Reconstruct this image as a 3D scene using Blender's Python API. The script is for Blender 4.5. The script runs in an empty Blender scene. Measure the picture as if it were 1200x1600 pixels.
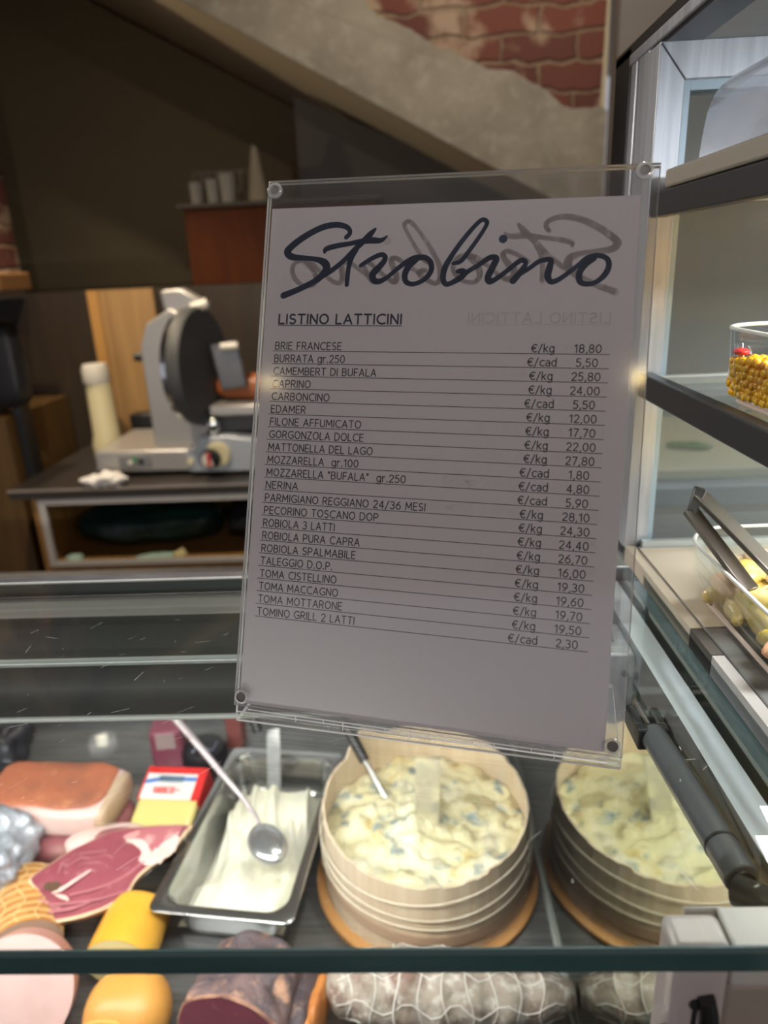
import bpy, bmesh, math, random
from math import sin, cos, pi, radians, sqrt, atan2
from mathutils import Vector, Matrix, noise
random.seed(7)
SC = bpy.context.scene
COL = SC.collection

# ------------------------------------------------------------------ camera
CAM_Z = 1.557
def cam_axes(pitch, roll, yaw):
    cp, sp, cy, sy = cos(pitch), sin(pitch), cos(yaw), sin(yaw)
    f = Vector((sy*cp, cy*cp, -sp)); r = Vector((cy, -sy, 0)); d = f.cross(r)
    c, s = cos(roll), sin(roll)
    return r*c + d*s, d*c - r*s, f
cr, cd, cf = cam_axes(radians(19.0324), radians(2.6084), radians(-2.5068))
cam_data = bpy.data.cameras.new('camera')
cam = bpy.data.objects.new('camera', cam_data); COL.objects.link(cam)
mw = Matrix((( cr.x, -cd.x, -cf.x, 0), (cr.y, -cd.y, -cf.y, 0), (cr.z, -cd.z, -cf.z, CAM_Z), (0, 0, 0, 1)))
cam.matrix_world = mw
cam_data.sensor_fit = 'VERTICAL'; cam_data.sensor_height = 34.6; cam_data.sensor_width = 25.95
cam_data.lens = 24.0
cam_data.clip_start = 0.01
cam_data.dof.use_dof = True; cam_data.dof.focus_distance = 0.445; cam_data.dof.aperture_fstop = 5.4
SC.camera = cam

# ------------------------------------------------------------------ view, world, lights
SC.view_settings.view_transform = 'Standard'; SC.view_settings.look = 'None'
SC.view_settings.exposure = 0.0; SC.view_settings.gamma = 1.0
SC.view_settings.use_curve_mapping = False
SC.cycles.max_bounces = 16; SC.cycles.transparent_max_bounces = 24
SC.cycles.caustics_reflective = False; SC.cycles.caustics_refractive = False
world = bpy.data.worlds.new('shop_hall'); SC.world = world; world.use_nodes = True
world.node_tree.nodes['Background'].inputs[0].default_value = (0.92, 0.90, 1.0, 1)
world.node_tree.nodes['Background'].inputs[1].default_value = 0.42

def area(name, loc, rot, size, power, color=(1, 1, 1), size_y=None):
    l = bpy.data.lights.new(name, 'AREA'); l.energy = power; l.color = color
    if size_y is None: l.shape = 'DISK'; l.size = size
    else: l.shape = 'RECTANGLE'; l.size = size; l.size_y = size_y
    o = bpy.data.objects.new(name, l); COL.objects.link(o); o.location = loc; o.rotation_euler = rot
    return o
def spot(name, loc, target, power, color=(1, .86, .68), ang=80, blend=.6, r=.04):
    l = bpy.data.lights.new(name, 'SPOT'); l.energy = power; l.color = color
    l.spot_size = radians(ang); l.spot_blend = blend; l.shadow_soft_size = r
    o = bpy.data.objects.new(name, l); COL.objects.link(o); o.location = loc
    o.rotation_euler = (Vector(target) - Vector(loc)).to_track_quat('-Z', 'Y').to_euler()
    return o
WARM = (1, .80, .56)
# the counter's LED battens (under the rear beam and under the front edge) light the food from above
area('counter_led_light', (-.52, .51, 1.200), (radians(32), 0, 0), 1.15, 9.5, (1, .98, .93), .03)
area('counter_front_led_light', (-.55, .245, 1.26), (radians(52), 0, 0), 1.1, 1.0, (1, .98, .93), .02)
# LED battens inside the neighbouring cabinet
area('cabinet_top_led_light', (.66, .12, 1.650), (radians(128), 0, 0), .7, 4.2, (.93, .97, 1), .05)
area('cabinet_shelf_led_light', (.60, .42, 1.578), (radians(-12), 0, 0), .7, 6.0, (.95, .98, 1), .03)
area('cabinet_lower_led_light', (.60, .42, 1.436), (radians(-10), 0, 0), .7, 4.2, (.97, .98, 1), .03)
# ceiling downlights and added unseen spots
spot('downlight_back_bar', (-1.277, 2.361, 2.76), (-.95, 2.25, .9), 75, WARM, 70)
spot('downlight_stairs', (.30, 1.55, 2.76), (.25, 2.6, 2.15), 30, (1, .90, .76), 90)
spot('downlight_front', (.45, -1.5, 2.76), (.02, .35, 1.35), 40, (1, .86, .78), 80)
spot('added_counter_spot', (.25, .95, 2.76), (.15, .62, 1.3), 45, (1, .93, .86), 60)  # added overhead spot that brightens the sign holder's top edge
spot('added_sign_edge_spot', (-2.2, 1.6, 2.76), (-.02, .44, 1.45), 190, (1, .95, .90), 20)  # added narrow spot that brightens the sign holder's left edges
spot('added_soffit_fill', (-2.3, 1.9, 1.75), (-.70, 2.9, 2.50), 26, WARM, 60)  # added fill spot out of view, aimed up to brighten the soffit
spot('downlight_aisle', (-.85, 1.45, 2.76), (-.85, 2.25, .75), 100, (1, .84, .62), 75)
spot('downlight_back_right', (1.15, 1.35, 2.76), (1.0, 1.6, 1.1), 45, (1, .95, .88), 90)

# ------------------------------------------------------------------ materials
def mat(name, base, rough=.5, metal=0., spec=.5, var=None, bump=None, coat=0., sss=0., aniso=0., stretch=(1, 1, 1), emit=None):
    """var: list of (scale, colour, lo, hi, detail) noise patches laid over the base colour; bump: (scale, strength, distance)"""
    m = bpy.data.materials.new(name); m.use_nodes = True
    nt = m.node_tree; N = nt.nodes; L = nt.links
    p = N['Principled BSDF']
    p.inputs['Roughness'].default_value = rough; p.inputs['Metallic'].default_value = metal
    p.inputs['Specular IOR Level'].default_value = spec
    p.inputs['Coat Weight'].default_value = coat
    if sss:
        p.inputs['Subsurface Weight'].default_value = sss; p.inputs['Subsurface Radius'].default_value = (.012, .008, .005)
        p.inputs['Subsurface Scale'].default_value = .5
    p.inputs['Base Color'].default_value = (*base, 1)
    if aniso: p.inputs['Anisotropic'].default_value = aniso
    if emit:
        p.inputs['Emission Color'].default_value = (*emit[0], 1); p.inputs['Emission Strength'].default_value = emit[1]
    tc = N.new('ShaderNodeTexCoord'); mp = N.new('ShaderNodeMapping')
    L.new(tc.outputs['Object'], mp.inputs['Vector']); mp.inputs['Scale'].default_value = stretch
    cur = None
    for v in (var or []):
        sc, col, lo, hi = v[:4]; det = v[4] if len(v) > 4 else 4
        n = N.new('ShaderNodeTexNoise'); n.inputs['Scale'].default_value = sc; n.inputs['Detail'].default_value = det
        L.new(mp.outputs[0], n.inputs['Vector'])
        r = N.new('ShaderNodeMapRange'); r.inputs[1].default_value = lo; r.inputs[2].default_value = hi
        L.new(n.outputs['Fac'], r.inputs[0])
        mx = N.new('ShaderNodeMix'); mx.data_type = 'RGBA'
        L.new(r.outputs[0], mx.inputs[0])
        if cur is None: mx.inputs[6].default_value = (*base, 1)
        else: L.new(cur, mx.inputs[6])
        mx.inputs[7].default_value = (*col, 1); cur = mx.outputs[2]
    if cur is not None: L.new(cur, p.inputs['Base Color'])
    if bump:
        n = N.new('ShaderNodeTexNoise'); n.inputs['Scale'].default_value = bump[0]; n.inputs['Detail'].default_value = 6
        L.new(mp.outputs[0], n.inputs['Vector'])
        b = N.new('ShaderNodeBump'); b.inputs['Strength'].default_value = bump[1]
        b.inputs['Distance'].default_value = bump[2] if len(bump) > 2 else .004
        L.new(n.outputs['Fac'], b.inputs['Height']); L.new(b.outputs[0], p.inputs['Normal'])
    return m

def pane_mat(name, tint=(.95, .98, .97), f0=.04, rough=0., gl=(1, 1, 1), haze=0., haze_col=(.8, .8, .8)):
    """thin clear pane: see-through plus a Schlick reflection"""
    m = bpy.data.materials.new(name); m.use_nodes = True
    nt = m.node_tree; N = nt.nodes; L = nt.links
    for n in list(N): N.remove(n)
    out = N.new('ShaderNodeOutputMaterial')
    lw = N.new('ShaderNodeLayerWeight'); lw.inputs['Blend'].default_value = .5
    pw = N.new('ShaderNodeMath'); pw.operation = 'POWER'; pw.inputs[1].default_value = 5
    L.new(lw.outputs['Facing'], pw.inputs[0])
    ma = N.new('ShaderNodeMath'); ma.operation = 'MULTIPLY_ADD'; ma.inputs[1].default_value = 1 - f0; ma.inputs[2].default_value = f0
    L.new(pw.outputs[0], ma.inputs[0])
    tr = N.new('ShaderNodeBsdfTransparent'); tr.inputs[0].default_value = (*tint, 1)
    g = N.new('ShaderNodeBsdfGlossy'); g.inputs['Roughness'].default_value = rough; g.inputs['Color'].default_value = (*gl, 1)
    mx = N.new('ShaderNodeMixShader')
    src = tr
    if haze:
        df = N.new('ShaderNodeBsdfDiffuse'); df.inputs[0].default_value = (*haze_col, 1)
        m2 = N.new('ShaderNodeMixShader'); m2.inputs[0].default_value = haze
        L.new(tr.outputs[0], m2.inputs[1]); L.new(df.outputs[0], m2.inputs[2]); src = m2
    L.new(ma.outputs[0], mx.inputs[0]); L.new(src.outputs[0], mx.inputs[1]); L.new(g.outputs[0], mx.inputs[2])
    L.new(mx.outputs[0], out.inputs[0])
    return m

def glow(name, col, s):
    m = bpy.data.materials.new(name); m.use_nodes = True
    nt = m.node_tree
    for n in list(nt.nodes): nt.nodes.remove(n)
    o = nt.nodes.new('ShaderNodeOutputMaterial'); e = nt.nodes.new('ShaderNodeEmission')
    e.inputs[0].default_value = (*col, 1); e.inputs[1].default_value = s
    nt.links.new(e.outputs[0], o.inputs[0]); return m

M = {}
M['steel'] = mat('brushed_steel', (.42, .42, .41), .32, .9, var=[(6, (.34, .34, .34), .35, .7)], stretch=(1, 12, 12))
M['deck_steel'] = mat('deck_steel', (.30, .30, .305), .40, .8, var=[(14, (.18, .18, .185), .35, .7)], stretch=(1, 14, 14))
M['dark_steel'] = mat('dark_grey_panel', (.065, .067, .064), .42, .3)
M['steel_dim'] = mat('dim_brushed_steel', (.42, .40, .385), .35, .6, var=[(5, (.52, .50, .48), .4, .7)], stretch=(1, 6, 6))
M['lip'] = mat('pale_aluminium_lip', (.50, .54, .52), .3, .3)
M['alu'] = mat('anodised_aluminium', (.62, .64, .67), .38, .45, stretch=(20, 20, 1), var=[(8, (.44, .46, .49), .35, .7)])
M['alu_dark'] = mat('dark_anodised_profile', (.03, .031, .035), .35, .3)
M['rail_white'] = mat('pale_blue_grey_rail', (.74, .80, .86), .4, .0)
M['wall_steel'] = mat('end_panel_mirror', (.60, .63, .53), .03, 1.)
M['inner_face'] = mat('grey_end_rail_face', (.21, .20, .20), .45, .2)
M['strut'] = mat('grey_lacquered_tube', (.15, .16, .175), .3, .3)
M['black'] = mat('black_plastic', (.012, .012, .014), .4)
M['chrome'] = mat('polished_steel', (.75, .76, .77), .12, 1.)
M['tong'] = mat('dull_tong_steel', (.20, .18, .155), .3, .8)
M['glass_face'] = pane_mat('counter_glass', (.95, .975, .965))
M['glass_edge'] = mat('teal_glass_edge', (.032, .082, .085), .12, 0., .6, var=[(9, (.050, .115, .115), .4, .7)], stretch=(1, 6, 6))
M['glass_edge_rear'] = mat('polished_rear_glass_edge', (.10, .115, .11), .2)
M['arris'] = mat('light_painted_glass_arris', (.93, .95, .93), .3)  # near-white colour paints the light caught along the rear glass edge
M['acrylic'] = pane_mat('clear_acrylic', (.965, .965, .965), .045, .09, haze=.02, haze_col=(.8, .8, .78))
M['stud'] = pane_mat('clear_stud', (.8, .8, .8), .12, .12, haze=.45, haze_col=(.85, .85, .83))
M['acrylic_edge'] = mat('light_painted_acrylic_edge', (.93, .93, .91), .3)  # white colour stands in for light piped to the clear edges
M['paper'] = mat('white_paper', (.80, .755, .765), .75, var=[(9, (.775, .735, .74), .4, .65)])
M['ink'] = mat('navy_ink', (.010, .036, .105), .55)
M['black_ink'] = mat('black_ink', (.018, .016, .03), .6)
M['ghost'] = mat('show_through_print', (.665, .62, .61), .75)
M['ghost_faint'] = mat('faint_show_through', (.685, .64, .635), .75)
M['shelf_dark'] = mat('dark_shelf_rail', (.035, .036, .038), .42)
M['shelf_glass'] = pane_mat('shelf_glass', (.90, .94, .94), .05, .05, haze=.18, haze_col=(.5, .54, .54))
M['thin_glass'] = pane_mat('thin_clear_glass', (.96, .98, .98), .05)
M['cab_white'] = mat('pale_cabinet_lining', (.70, .71, .69), .5, var=[(5, (.42, .43, .40), .45, .7)], stretch=(1, 5, 1))
M['cream'] = mat('cream_board', (.72, .63, .49), .5, var=[(5, (.62, .53, .40), .4, .7)])
M['taupe'] = mat('taupe_board', (.30, .27, .215), .6)
M['wood'] = mat('light_brown_wood', (.36, .185, .055), .45, var=[(4, (.27, .13, .036), .35, .7)], stretch=(9, 9, 1))
M['wood_red'] = mat('red_brown_wood', (.065, .015, .002), .6, 0., .15, var=[(4, (.045, .010, .0015), .35, .7)], stretch=(8, 8, 1))
M['wood_dark'] = mat('dark_brown_panel', (.040, .026, .016), .5, var=[(3, (.028, .019, .012), .35, .7)], stretch=(6, 6, 1))
M['wood_gold'] = mat('golden_veneer', (.42, .25, .10), .35, var=[(3, (.30, .175, .07), .35, .7)], stretch=(12, 12, .6))
M['worktop'] = mat('dark_stone_worktop', (.045, .038, .034), .3)
M['pale_edge'] = mat('pale_worktop_edge', (.33, .28, .25), .4)
M['frame_grey'] = mat('satin_grey_frame', (.55, .52, .49), .4, .1)
M['niche'] = mat('olive_brown_paint', (.30, .23, .125), .85, var=[(2, (.27, .205, .11), .35, .7)])
M['soffit'] = mat('olive_beige_paint', (.66, .56, .38), .85)
M['plaster'] = mat('rough_lime_plaster', (.36, .31, .235), .9, var=[(5, (.27, .23, .17), .35, .65), (22, (.42, .37, .29), .5, .75)], bump=(30, .6, .01))
M['panel_grey'] = mat('grey_brown_panel', (.105, .092, .078), .7)
M['pillar'] = mat('taupe_pillar_paint', (.20, .175, .15), .8)
M['ceiling'] = mat('ceiling_paint', (.32, .30, .27), .9)
M['floor'] = mat('brown_floor_tiles', (.24, .20, .155), .5)
M['cream_plastic'] = mat('cream_plastic', (.75, .66, .40), .4)
M['white_plastic'] = mat('off_white_plastic', (.72, .68, .60), .4)
M['slicer_grey'] = mat('cast_aluminium', (.50, .48, .46), .35, .5)
M['slicer_dark'] = mat('charcoal_cover', (.075, .077, .077), .55)
M['slicer_blue'] = mat('cool_grey_housing', (.50, .53, .58), .35, .35)
M['red'] = mat('red_plastic', (.55, .05, .05), .4)
M['green'] = mat('green_button', (.02, .30, .08), .4)
M['meat_orange'] = mat('orange_cured_meat', (.36, .10, .025), .4)
M['bag_green'] = mat('dark_green_plastic_bag', (.008, .035, .030), .35, bump=(14, .8, .02))
M['bag_black'] = mat('black_plastic_bag', (.008, .009, .011), .3, bump=(18, .8, .02))
M['paper_green'] = mat('pale_green_paper', (.35, .50, .42), .7)
M['tissue'] = mat('white_tissue', (.80, .77, .74), .8)
M['screen'] = mat('dim_blue_screen', (.01, .015, .04), .2, emit=((.1, .2, .6), .12))
M['led'] = glow('led_strip_glow', (1, 1, .97), 14)
M['lamp'] = glow('downlight_glow', (1, .93, .72), 14)
M['lamp_warm'] = glow('warm_downlight_glow', (1, .74, .30), 42)
M['lamp_ring'] = mat('white_lamp_ring', (.85, .83, .80), .4, emit=((1, .95, .9), 1.6))
# food
M['speck_crust'] = mat('paprika_crust', (.50, .16, .085), .65, var=[(13, (.30, .115, .075), .42, .68), (40, (.60, .25, .12), .55, .75)], bump=(60, .5))
M['fat'] = mat('pink_white_fat', (.74, .48, .45), .4, var=[(10, (.78, .58, .53), .4, .7)], sss=.1)
M['fat_side'] = mat('tan_rind', (.60, .45, .32), .5, var=[(12, (.52, .36, .24), .4, .7)])
M['lean'] = mat('dark_cured_lean', (.30, .10, .11), .4, var=[(20, (.45, .22, .20), .5, .75)])
M['ham'] = mat('raw_ham_lean', (.27, .062, .085), .34, .0, .5, var=[(9, (.35, .095, .115), .4, .65), (16, (.22, .048, .07), .5, .7), (70, (.52, .24, .24), .62, .8)], sss=.1)
M['ham_fat'] = mat('raw_ham_fat', (.76, .55, .50), .4, var=[(25, (.70, .45, .40), .45, .7)])
M['ham_rind'] = mat('raw_ham_rind', (.68, .50, .33), .55, var=[(35, (.55, .33, .2), .45, .7)], bump=(80, .5))
M['ham_bone'] = mat('dark_bone_hole', (.10, .05, .025), .6)
M['ham_vein'] = mat('pale_fat_vein', (.46, .17, .19), .4)
M['cooked'] = mat('pale_pink_cooked_ham', (.56, .38, .35), .45, var=[(12, (.48, .30, .275), .5, .72)], sss=.12)
M['cooked_rim'] = mat('rosy_ham_rim', (.62, .32, .26), .5)
M['roast'] = mat('roast_crust', (.52, .235, .065), .45, var=[(24, (.36, .14, .035), .42, .68), (60, (.66, .36, .13), .55, .75)], bump=(60, .6))
M['roast_string'] = mat('roast_net', (.62, .40, .17), .6)
M['roast_face'] = mat('roast_cut_face', (.42, .27, .20), .45, var=[(16, (.36, .22, .165), .45, .7)])
M['smoke_rind'] = mat('golden_waxed_rind', (.76, .36, .035), .33, var=[(9, (.80, .46, .08), .4, .7)], coat=.2)
M['smoke_face'] = mat('pale_cheese_face', (.80, .70, .36), .4, var=[(14, (.76, .62, .28), .45, .7)], sss=.1)
M['scam'] = mat('smoked_cheese_skin', (.58, .255, .05), .38, var=[(7, (.76, .40, .10), .42, .7), (11, (.42, .20, .07), .62, .8)])
M['bres_skin'] = mat('dried_beef_skin', (.085, .062, .070), .55, var=[(22, (.20, .13, .125), .45, .65), (30, (.50, .28, .18), .53, .66)], bump=(50, 1., .010))
M['bres_face'] = mat('dried_beef_face', (.175, .030, .055), .38, var=[(11, (.22, .045, .075), .4, .7), (70, (.36, .14, .15), .64, .8)])
M['bres_edge'] = mat('dried_beef_crumbly_edge', (.42, .22, .14), .6, var=[(60, (.22, .10, .08), .45, .65)], bump=(90, .9, .006))
M['salami'] = mat('mould_dusted_salami', (.38, .32, .26), .8, var=[(34, (.17, .115, .085), .48, .66), (16, (.36, .19, .16), .56, .74), (80, (.60, .56, .49), .52, .68)], bump=(60, .8, .006))
M['string'] = mat('white_butcher_string', (.78, .75, .69), .8)
M['net_orange'] = mat('orange_netted_rind', (.60, .24, .06), .5, var=[(40, (.42, .13, .03), .42, .66)], bump=(70, .8, .006))
M['foil'] = mat('crumpled_foil', (.50, .53, .59), .38, .35, var=[(9, (.38, .41, .48), .4, .7)], bump=(22, 1., .02))
M['foil_dark'] = mat('dark_crumpled_film', (.035, .036, .045), .3)
M['pack_yellow'] = mat('yellow_cheese', (.72, .60, .22), .35, coat=.3)
M['label_red'] = mat('red_label', (.68, .035, .035), .4)
M['label_white'] = mat('white_label', (.76, .74, .72), .4)
M['label_blue'] = mat('blue_label_band', (.08, .20, .55), .4)
M['label_grey'] = mat('grey_blue_label_panel', (.10, .16, .24), .4)
M['purple'] = mat('purple_wrapper', (.25, .06, .10), .4, var=[(12, (.34, .13, .17), .45, .7)])
M['black_wax'] = mat('black_wax', (.014, .014, .020), .3)
M['ricotta'] = mat('white_fresh_cheese', (.78, .76, .63), .42, var=[(7, (.82, .78, .58), .5, .75)], sss=.2, bump=(25, .35, .01))
M['gorg'] = mat('blue_veined_cheese', (.74, .68, .42), .42, var=[(20, (.80, .76, .57), .45, .65), (26, (.66, .50, .18), .57, .72), (30, (.26, .33, .33), .56, .66, 3)], sss=.12, bump=(34, .6, .012))
M['veneer'] = mat('pale_wood_veneer', (.76, .63, .47), .6, var=[(3, (.66, .51, .35), .35, .7)], stretch=(30, 30, .6))
M['cord'] = mat('pale_cord', (.82, .74, .60), .7)
M['plank'] = mat('orange_round_board', (.56, .28, .09), .5, var=[(8, (.46, .21, .06), .4, .7)])
M['corn'] = mat('sweetcorn', (.92, .50, .012), .3, coat=.2, sss=.2, var=[(60, (.90, .40, .01), .45, .7)])
M['shrimp'] = mat('orange_pink_seafood', (.78, .36, .16), .35, var=[(30, (.80, .58, .36), .45, .7)])
M['sea'] = mat('pale_oily_seafood', (.66, .48, .12), .25, var=[(40, (.78, .64, .32), .45, .7), (55, (.50, .36, .03), .56, .72)], coat=.4)
M['oil'] = pane_mat('yellow_oil', (.93, .84, .42), .05)
M['herb'] = mat('green_herb', (.05, .20, .04), .5)
M['blue_grey'] = mat('blue_grey_steel_front', (.26, .29, .36), .4, .3)
M['cup'] = mat('white_cup', (.20, .18, .15), .5)
M['cone'] = mat('pale_paper_cone', (.21, .175, .12), .8)
M['leather'] = mat('post_plastic', (.55, .49, .48), .45, .15)
M['taupe_panel'] = mat('taupe_end_cover', (.33, .28, .24), .45)

def brick_mat():
    m = bpy.data.materials.new('old_red_brick'); m.use_nodes = True
    nt = m.node_tree; N = nt.nodes; L = nt.links; p = N['Principled BSDF']; p.inputs['Roughness'].default_value = .9
    tc = N.new('ShaderNodeTexCoord'); mp = N.new('ShaderNodeMapping'); mp.inputs['Rotation'].default_value = (radians(90), 0, 0)
    L.new(tc.outputs['Object'], mp.inputs[0])
    n = N.new('ShaderNodeTexNoise'); n.inputs['Scale'].default_value = 6; n.inputs['Detail'].default_value = 8
    L.new(mp.outputs[0], n.inputs['Vector'])
    ad = N.new('ShaderNodeVectorMath'); ad.operation = 'MULTIPLY_ADD'
    L.new(n.outputs['Color'], ad.inputs[0]); ad.inputs[1].default_value = (.075, .085, 0); L.new(mp.outputs[0], ad.inputs[2])
    b = N.new('ShaderNodeTexBrick'); L.new(ad.outputs[0], b.inputs['Vector'])
    b.inputs['Scale'].default_value = 1.0; b.inputs['Brick Width'].default_value = .24; b.inputs['Row Height'].default_value = .078
    b.inputs['Mortar Size'].default_value = .010; b.inputs['Mortar Smooth'].default_value = 1.
    b.inputs['Color1'].default_value = (.20, .062, .040, 1); b.inputs['Color2'].default_value = (.13, .045, .032, 1)
    b.inputs['Mortar'].default_value = (.36, .235, .145, 1)
    n2 = N.new('ShaderNodeTexNoise'); n2.inputs['Scale'].default_value = 5.5; n2.inputs['Detail'].default_value = 7
    L.new(mp.outputs[0], n2.inputs['Vector'])
    r = N.new('ShaderNodeMapRange'); r.inputs[1].default_value = .50; r.inputs[2].default_value = .60
    L.new(n2.outputs['Fac'], r.inputs[0])
    mx = N.new('ShaderNodeMix'); mx.data_type = 'RGBA'
    L.new(r.outputs[0], mx.inputs[0]); L.new(b.outputs['Color'], mx.inputs[6]); mx.inputs[7].default_value = (.42, .29, .19, 1)
    L.new(mx.outputs[2], p.inputs['Base Color'])
    bp = N.new('ShaderNodeBump'); bp.inputs['Strength'].default_value = .8; bp.inputs['Distance'].default_value = .02
    L.new(b.outputs['Fac'], bp.inputs['Height']); bp.invert = True; L.new(bp.outputs[0], p.inputs['Normal'])
    return m
M['brick'] = brick_mat()

# ------------------------------------------------------------------ mesh helpers
class MB:
    def __init__(s): s.v = []; s.f = []; s.m = []
    def add(s, vs, fs, mi=0):
        o = len(s.v); s.v += [tuple(v) for v in vs]; s.f += [tuple(i + o for i in f) for f in fs]; s.m += [mi]*len(fs); return s
    def box(s, lo, hi, mi=0, mx=None):
        (x0, y0, z0), (x1, y1, z1) = lo, hi
        vs = [Vector(c) for c in ((x0,y0,z0),(x1,y0,z0),(x1,y1,z0),(x0,y1,z0),(x0,y0,z1),(x1,y0,z1),(x1,y1,z1),(x0,y1,z1))]
        if mx is not None: vs = [mx @ v for v in vs]
        return s.add(vs, [(0,3,2,1),(4,5,6,7),(0,1,5,4),(1,2,6,5),(2,3,7,6),(3,0,4,7)], mi)
    def prism(s, poly, d, mi=0, mi_side=None):
        """poly: list of 3D points, d: extrusion vector"""
        n = len(poly); P = [Vector(p) for p in poly]; D = Vector(d)
        s.add(P + [p + D for p in P], [tuple(range(n-1, -1, -1)), tuple(range(n, 2*n))], mi)
        o = len(s.v) - 2*n
        for i in range(n):
            j = (i+1) % n; s.f.append((o+i, o+j, o+n+j, o+n+i)); s.m.append(mi if mi_side is None else mi_side)
        return s
    def tube(s, pts, r, n=10, mi=0, cap=True):
        P = [Vector(p) for p in pts]; k = len(P)
        R = r if isinstance(r, (list, tuple)) else [r]*k
        t0 = (P[1]-P[0]).normalized(); up = Vector((0,0,1)) if abs(t0.z) < .9 else Vector((1,0,0))
        u = t0.cross(up).normalized(); vs = []; fs = []
        for i in range(k):
            t = (P[min(i+1,k-1)] - P[max(i-1,0)]).normalized()
            u = (u - t*u.dot(t)).normalized(); w = t.cross(u)
            for j in range(n):
                a = 2*pi*j/n; vs.append(P[i] + (u*cos(a) + w*sin(a))*R[i])
        for i in range(k-1):
            for j in range(n):
                fs.append((i*n+j, i*n+(j+1)%n, (i+1)*n+(j+1)%n, (i+1)*n+j))
        if cap: fs += [tuple(range(n-1,-1,-1)), tuple((k-1)*n+j for j in range(n))]
        return s.add(vs, fs, mi)
    def cyl(s, p0, p1, r0, r1=None, n=24, mi=0): return s.tube([p0, p1], [r0, r0 if r1 is None else r1], n, mi)
    def lathe(s, prof, n=48, c=(0,0,0), mi=0, mx=None):
        vs = []; fs = []; k = len(prof)
        for (r, z) in prof:
            for j in range(n):
                a = 2*pi*j/n; vs.append(Vector((r*cos(a), r*sin(a), z)))
        if mx is not None: vs = [mx @ v for v in vs]
        vs = [v + Vector(c) for v in vs]
        for i in range(k-1):
            for j in range(n): fs.append((i*n+j, i*n+(j+1)%n, (i+1)*n+(j+1)%n, (i+1)*n+j))
        if prof[0][0] > 1e-6: fs.append(tuple(range(n-1,-1,-1)))
        if prof[-1][0] > 1e-6: fs.append(tuple((k-1)*n+j for j in range(n)))
        return s.add(vs, fs, mi)
    def grid(s, fn, nu, nv, cu=False, mi=0):
        vs = [Vector(fn(i/(nu if cu else nu-1), j/(nv-1))) for j in range(nv) for i in range(nu)]; fs = []
        for j in range(nv-1):
            for i in range(nu if cu else nu-1):
                fs.append((j*nu+i, j*nu+(i+1)%nu, (j+1)*nu+(i+1)%nu, (j+1)*nu+i))
        return s.add(vs, fs, mi)
    def lump(s, c, r, e=2.5, amp=0., sc=20., rz=0., nu=48, nv=28, mi=0, seed=0., rx=0.):
        """super-ellipsoid with noise"""
        c = Vector(c); rot = Matrix.Rotation(rz, 3, 'Z') @ Matrix.Rotation(rx, 3, 'X'); sd = Vector((seed, seed*1.7, seed*.3))
        def sp(x): return math.copysign(abs(x)**(2/e), x)
        def fn(u, v):
            a = 2*pi*u; b = -pi/2 + pi*v
            d = Vector((sp(cos(b))*sp(cos(a))*r[0], sp(cos(b))*sp(sin(a))*r[1], sp(sin(b))*r[2]))
            if amp: d += d.normalized()*amp*noise.noise((d + sd)*sc)*2 if d.length > 0 else Vector()
            return c + rot @ d
        return s.grid(fn, nu, nv, True, mi)
    def build(s, name, mats, parent=None, smooth=40, bevel=0, loc=None, seg=2, weld=True):
        me = bpy.data.meshes.new(name); me.from_pydata(s.v, [], s.f)
        for m in (mats if isinstance(mats, (list, tuple)) else [mats]): me.materials.append(m)
        for p, mi in zip(me.polygons, s.m): p.material_index = mi
        if weld:
            bm = bmesh.new(); bm.from_mesh(me); bmesh.ops.remove_doubles(bm, verts=bm.verts, dist=1e-6)
            bmesh.ops.recalc_face_normals(bm, faces=bm.faces); bm.to_mesh(me); bm.free()
        if smooth:
            for p in me.polygons: p.use_smooth = True
            me.set_sharp_from_angle(angle=radians(smooth))
        o = bpy.data.objects.new(name, me); COL.objects.link(o)
        if parent is not None:
            o.parent = parent
        if loc is not None: o.location = loc
        if bevel:
            b = o.modifiers.new('bevel', 'BEVEL'); b.width = bevel; b.segments = seg; b.limit_method = 'ANGLE'; b.angle_limit = radians(40)
        return o
def empty(name, loc=(0,0,0)):
    o = bpy.data.objects.new(name, None); COL.objects.link(o); o.location = loc; o.empty_display_size = .05; return o
def tag(o, label, cat, group=None, kind=None):
    o['label'] = label; o['category'] = cat
    if group: o['group'] = group
    if kind: o['kind'] = kind
    return o
def thing(name, label, cat, loc=(0,0,0), group=None): return tag(empty(name, loc), label, cat, group)
def part(mb, name, m, par, **k):
    """part given in world coordinates under an unrotated Empty"""
    o = mb.build(name, m, par, **k)
    base = Vector((0,0,0)); q = par
    while q is not None: base += Vector(q.location); q = q.parent
    me = o.data
    for v in me.vertices: v.co -= base
    return o
def struct(mb, name, m, **k):
    o = mb.build(name, m, **k); o['kind'] = 'structure'; return o
def smoothpts(P, k=6, closed=False):
    n = len(P); out = []
    rng = n if closed else n-1
    for i in range(rng):
        p0 = P[(i-1) % n] if (closed or i > 0) else P[0]; p1 = P[i]; p2 = P[(i+1) % n]
        p3 = P[(i+2) % n] if (closed or i+2 < n) else P[-1]
        for j in range(k):
            t = j/k
            out.append(tuple(.5*((2*b) + (-a+c)*t + (2*a-5*b+4*c-d)*t*t + (-a+3*b-3*c+d)*t**3) for a, b, c, d in zip(p0, p1, p2, p3)))
    if not closed: out.append(tuple(P[-1]))
    return out

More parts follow.
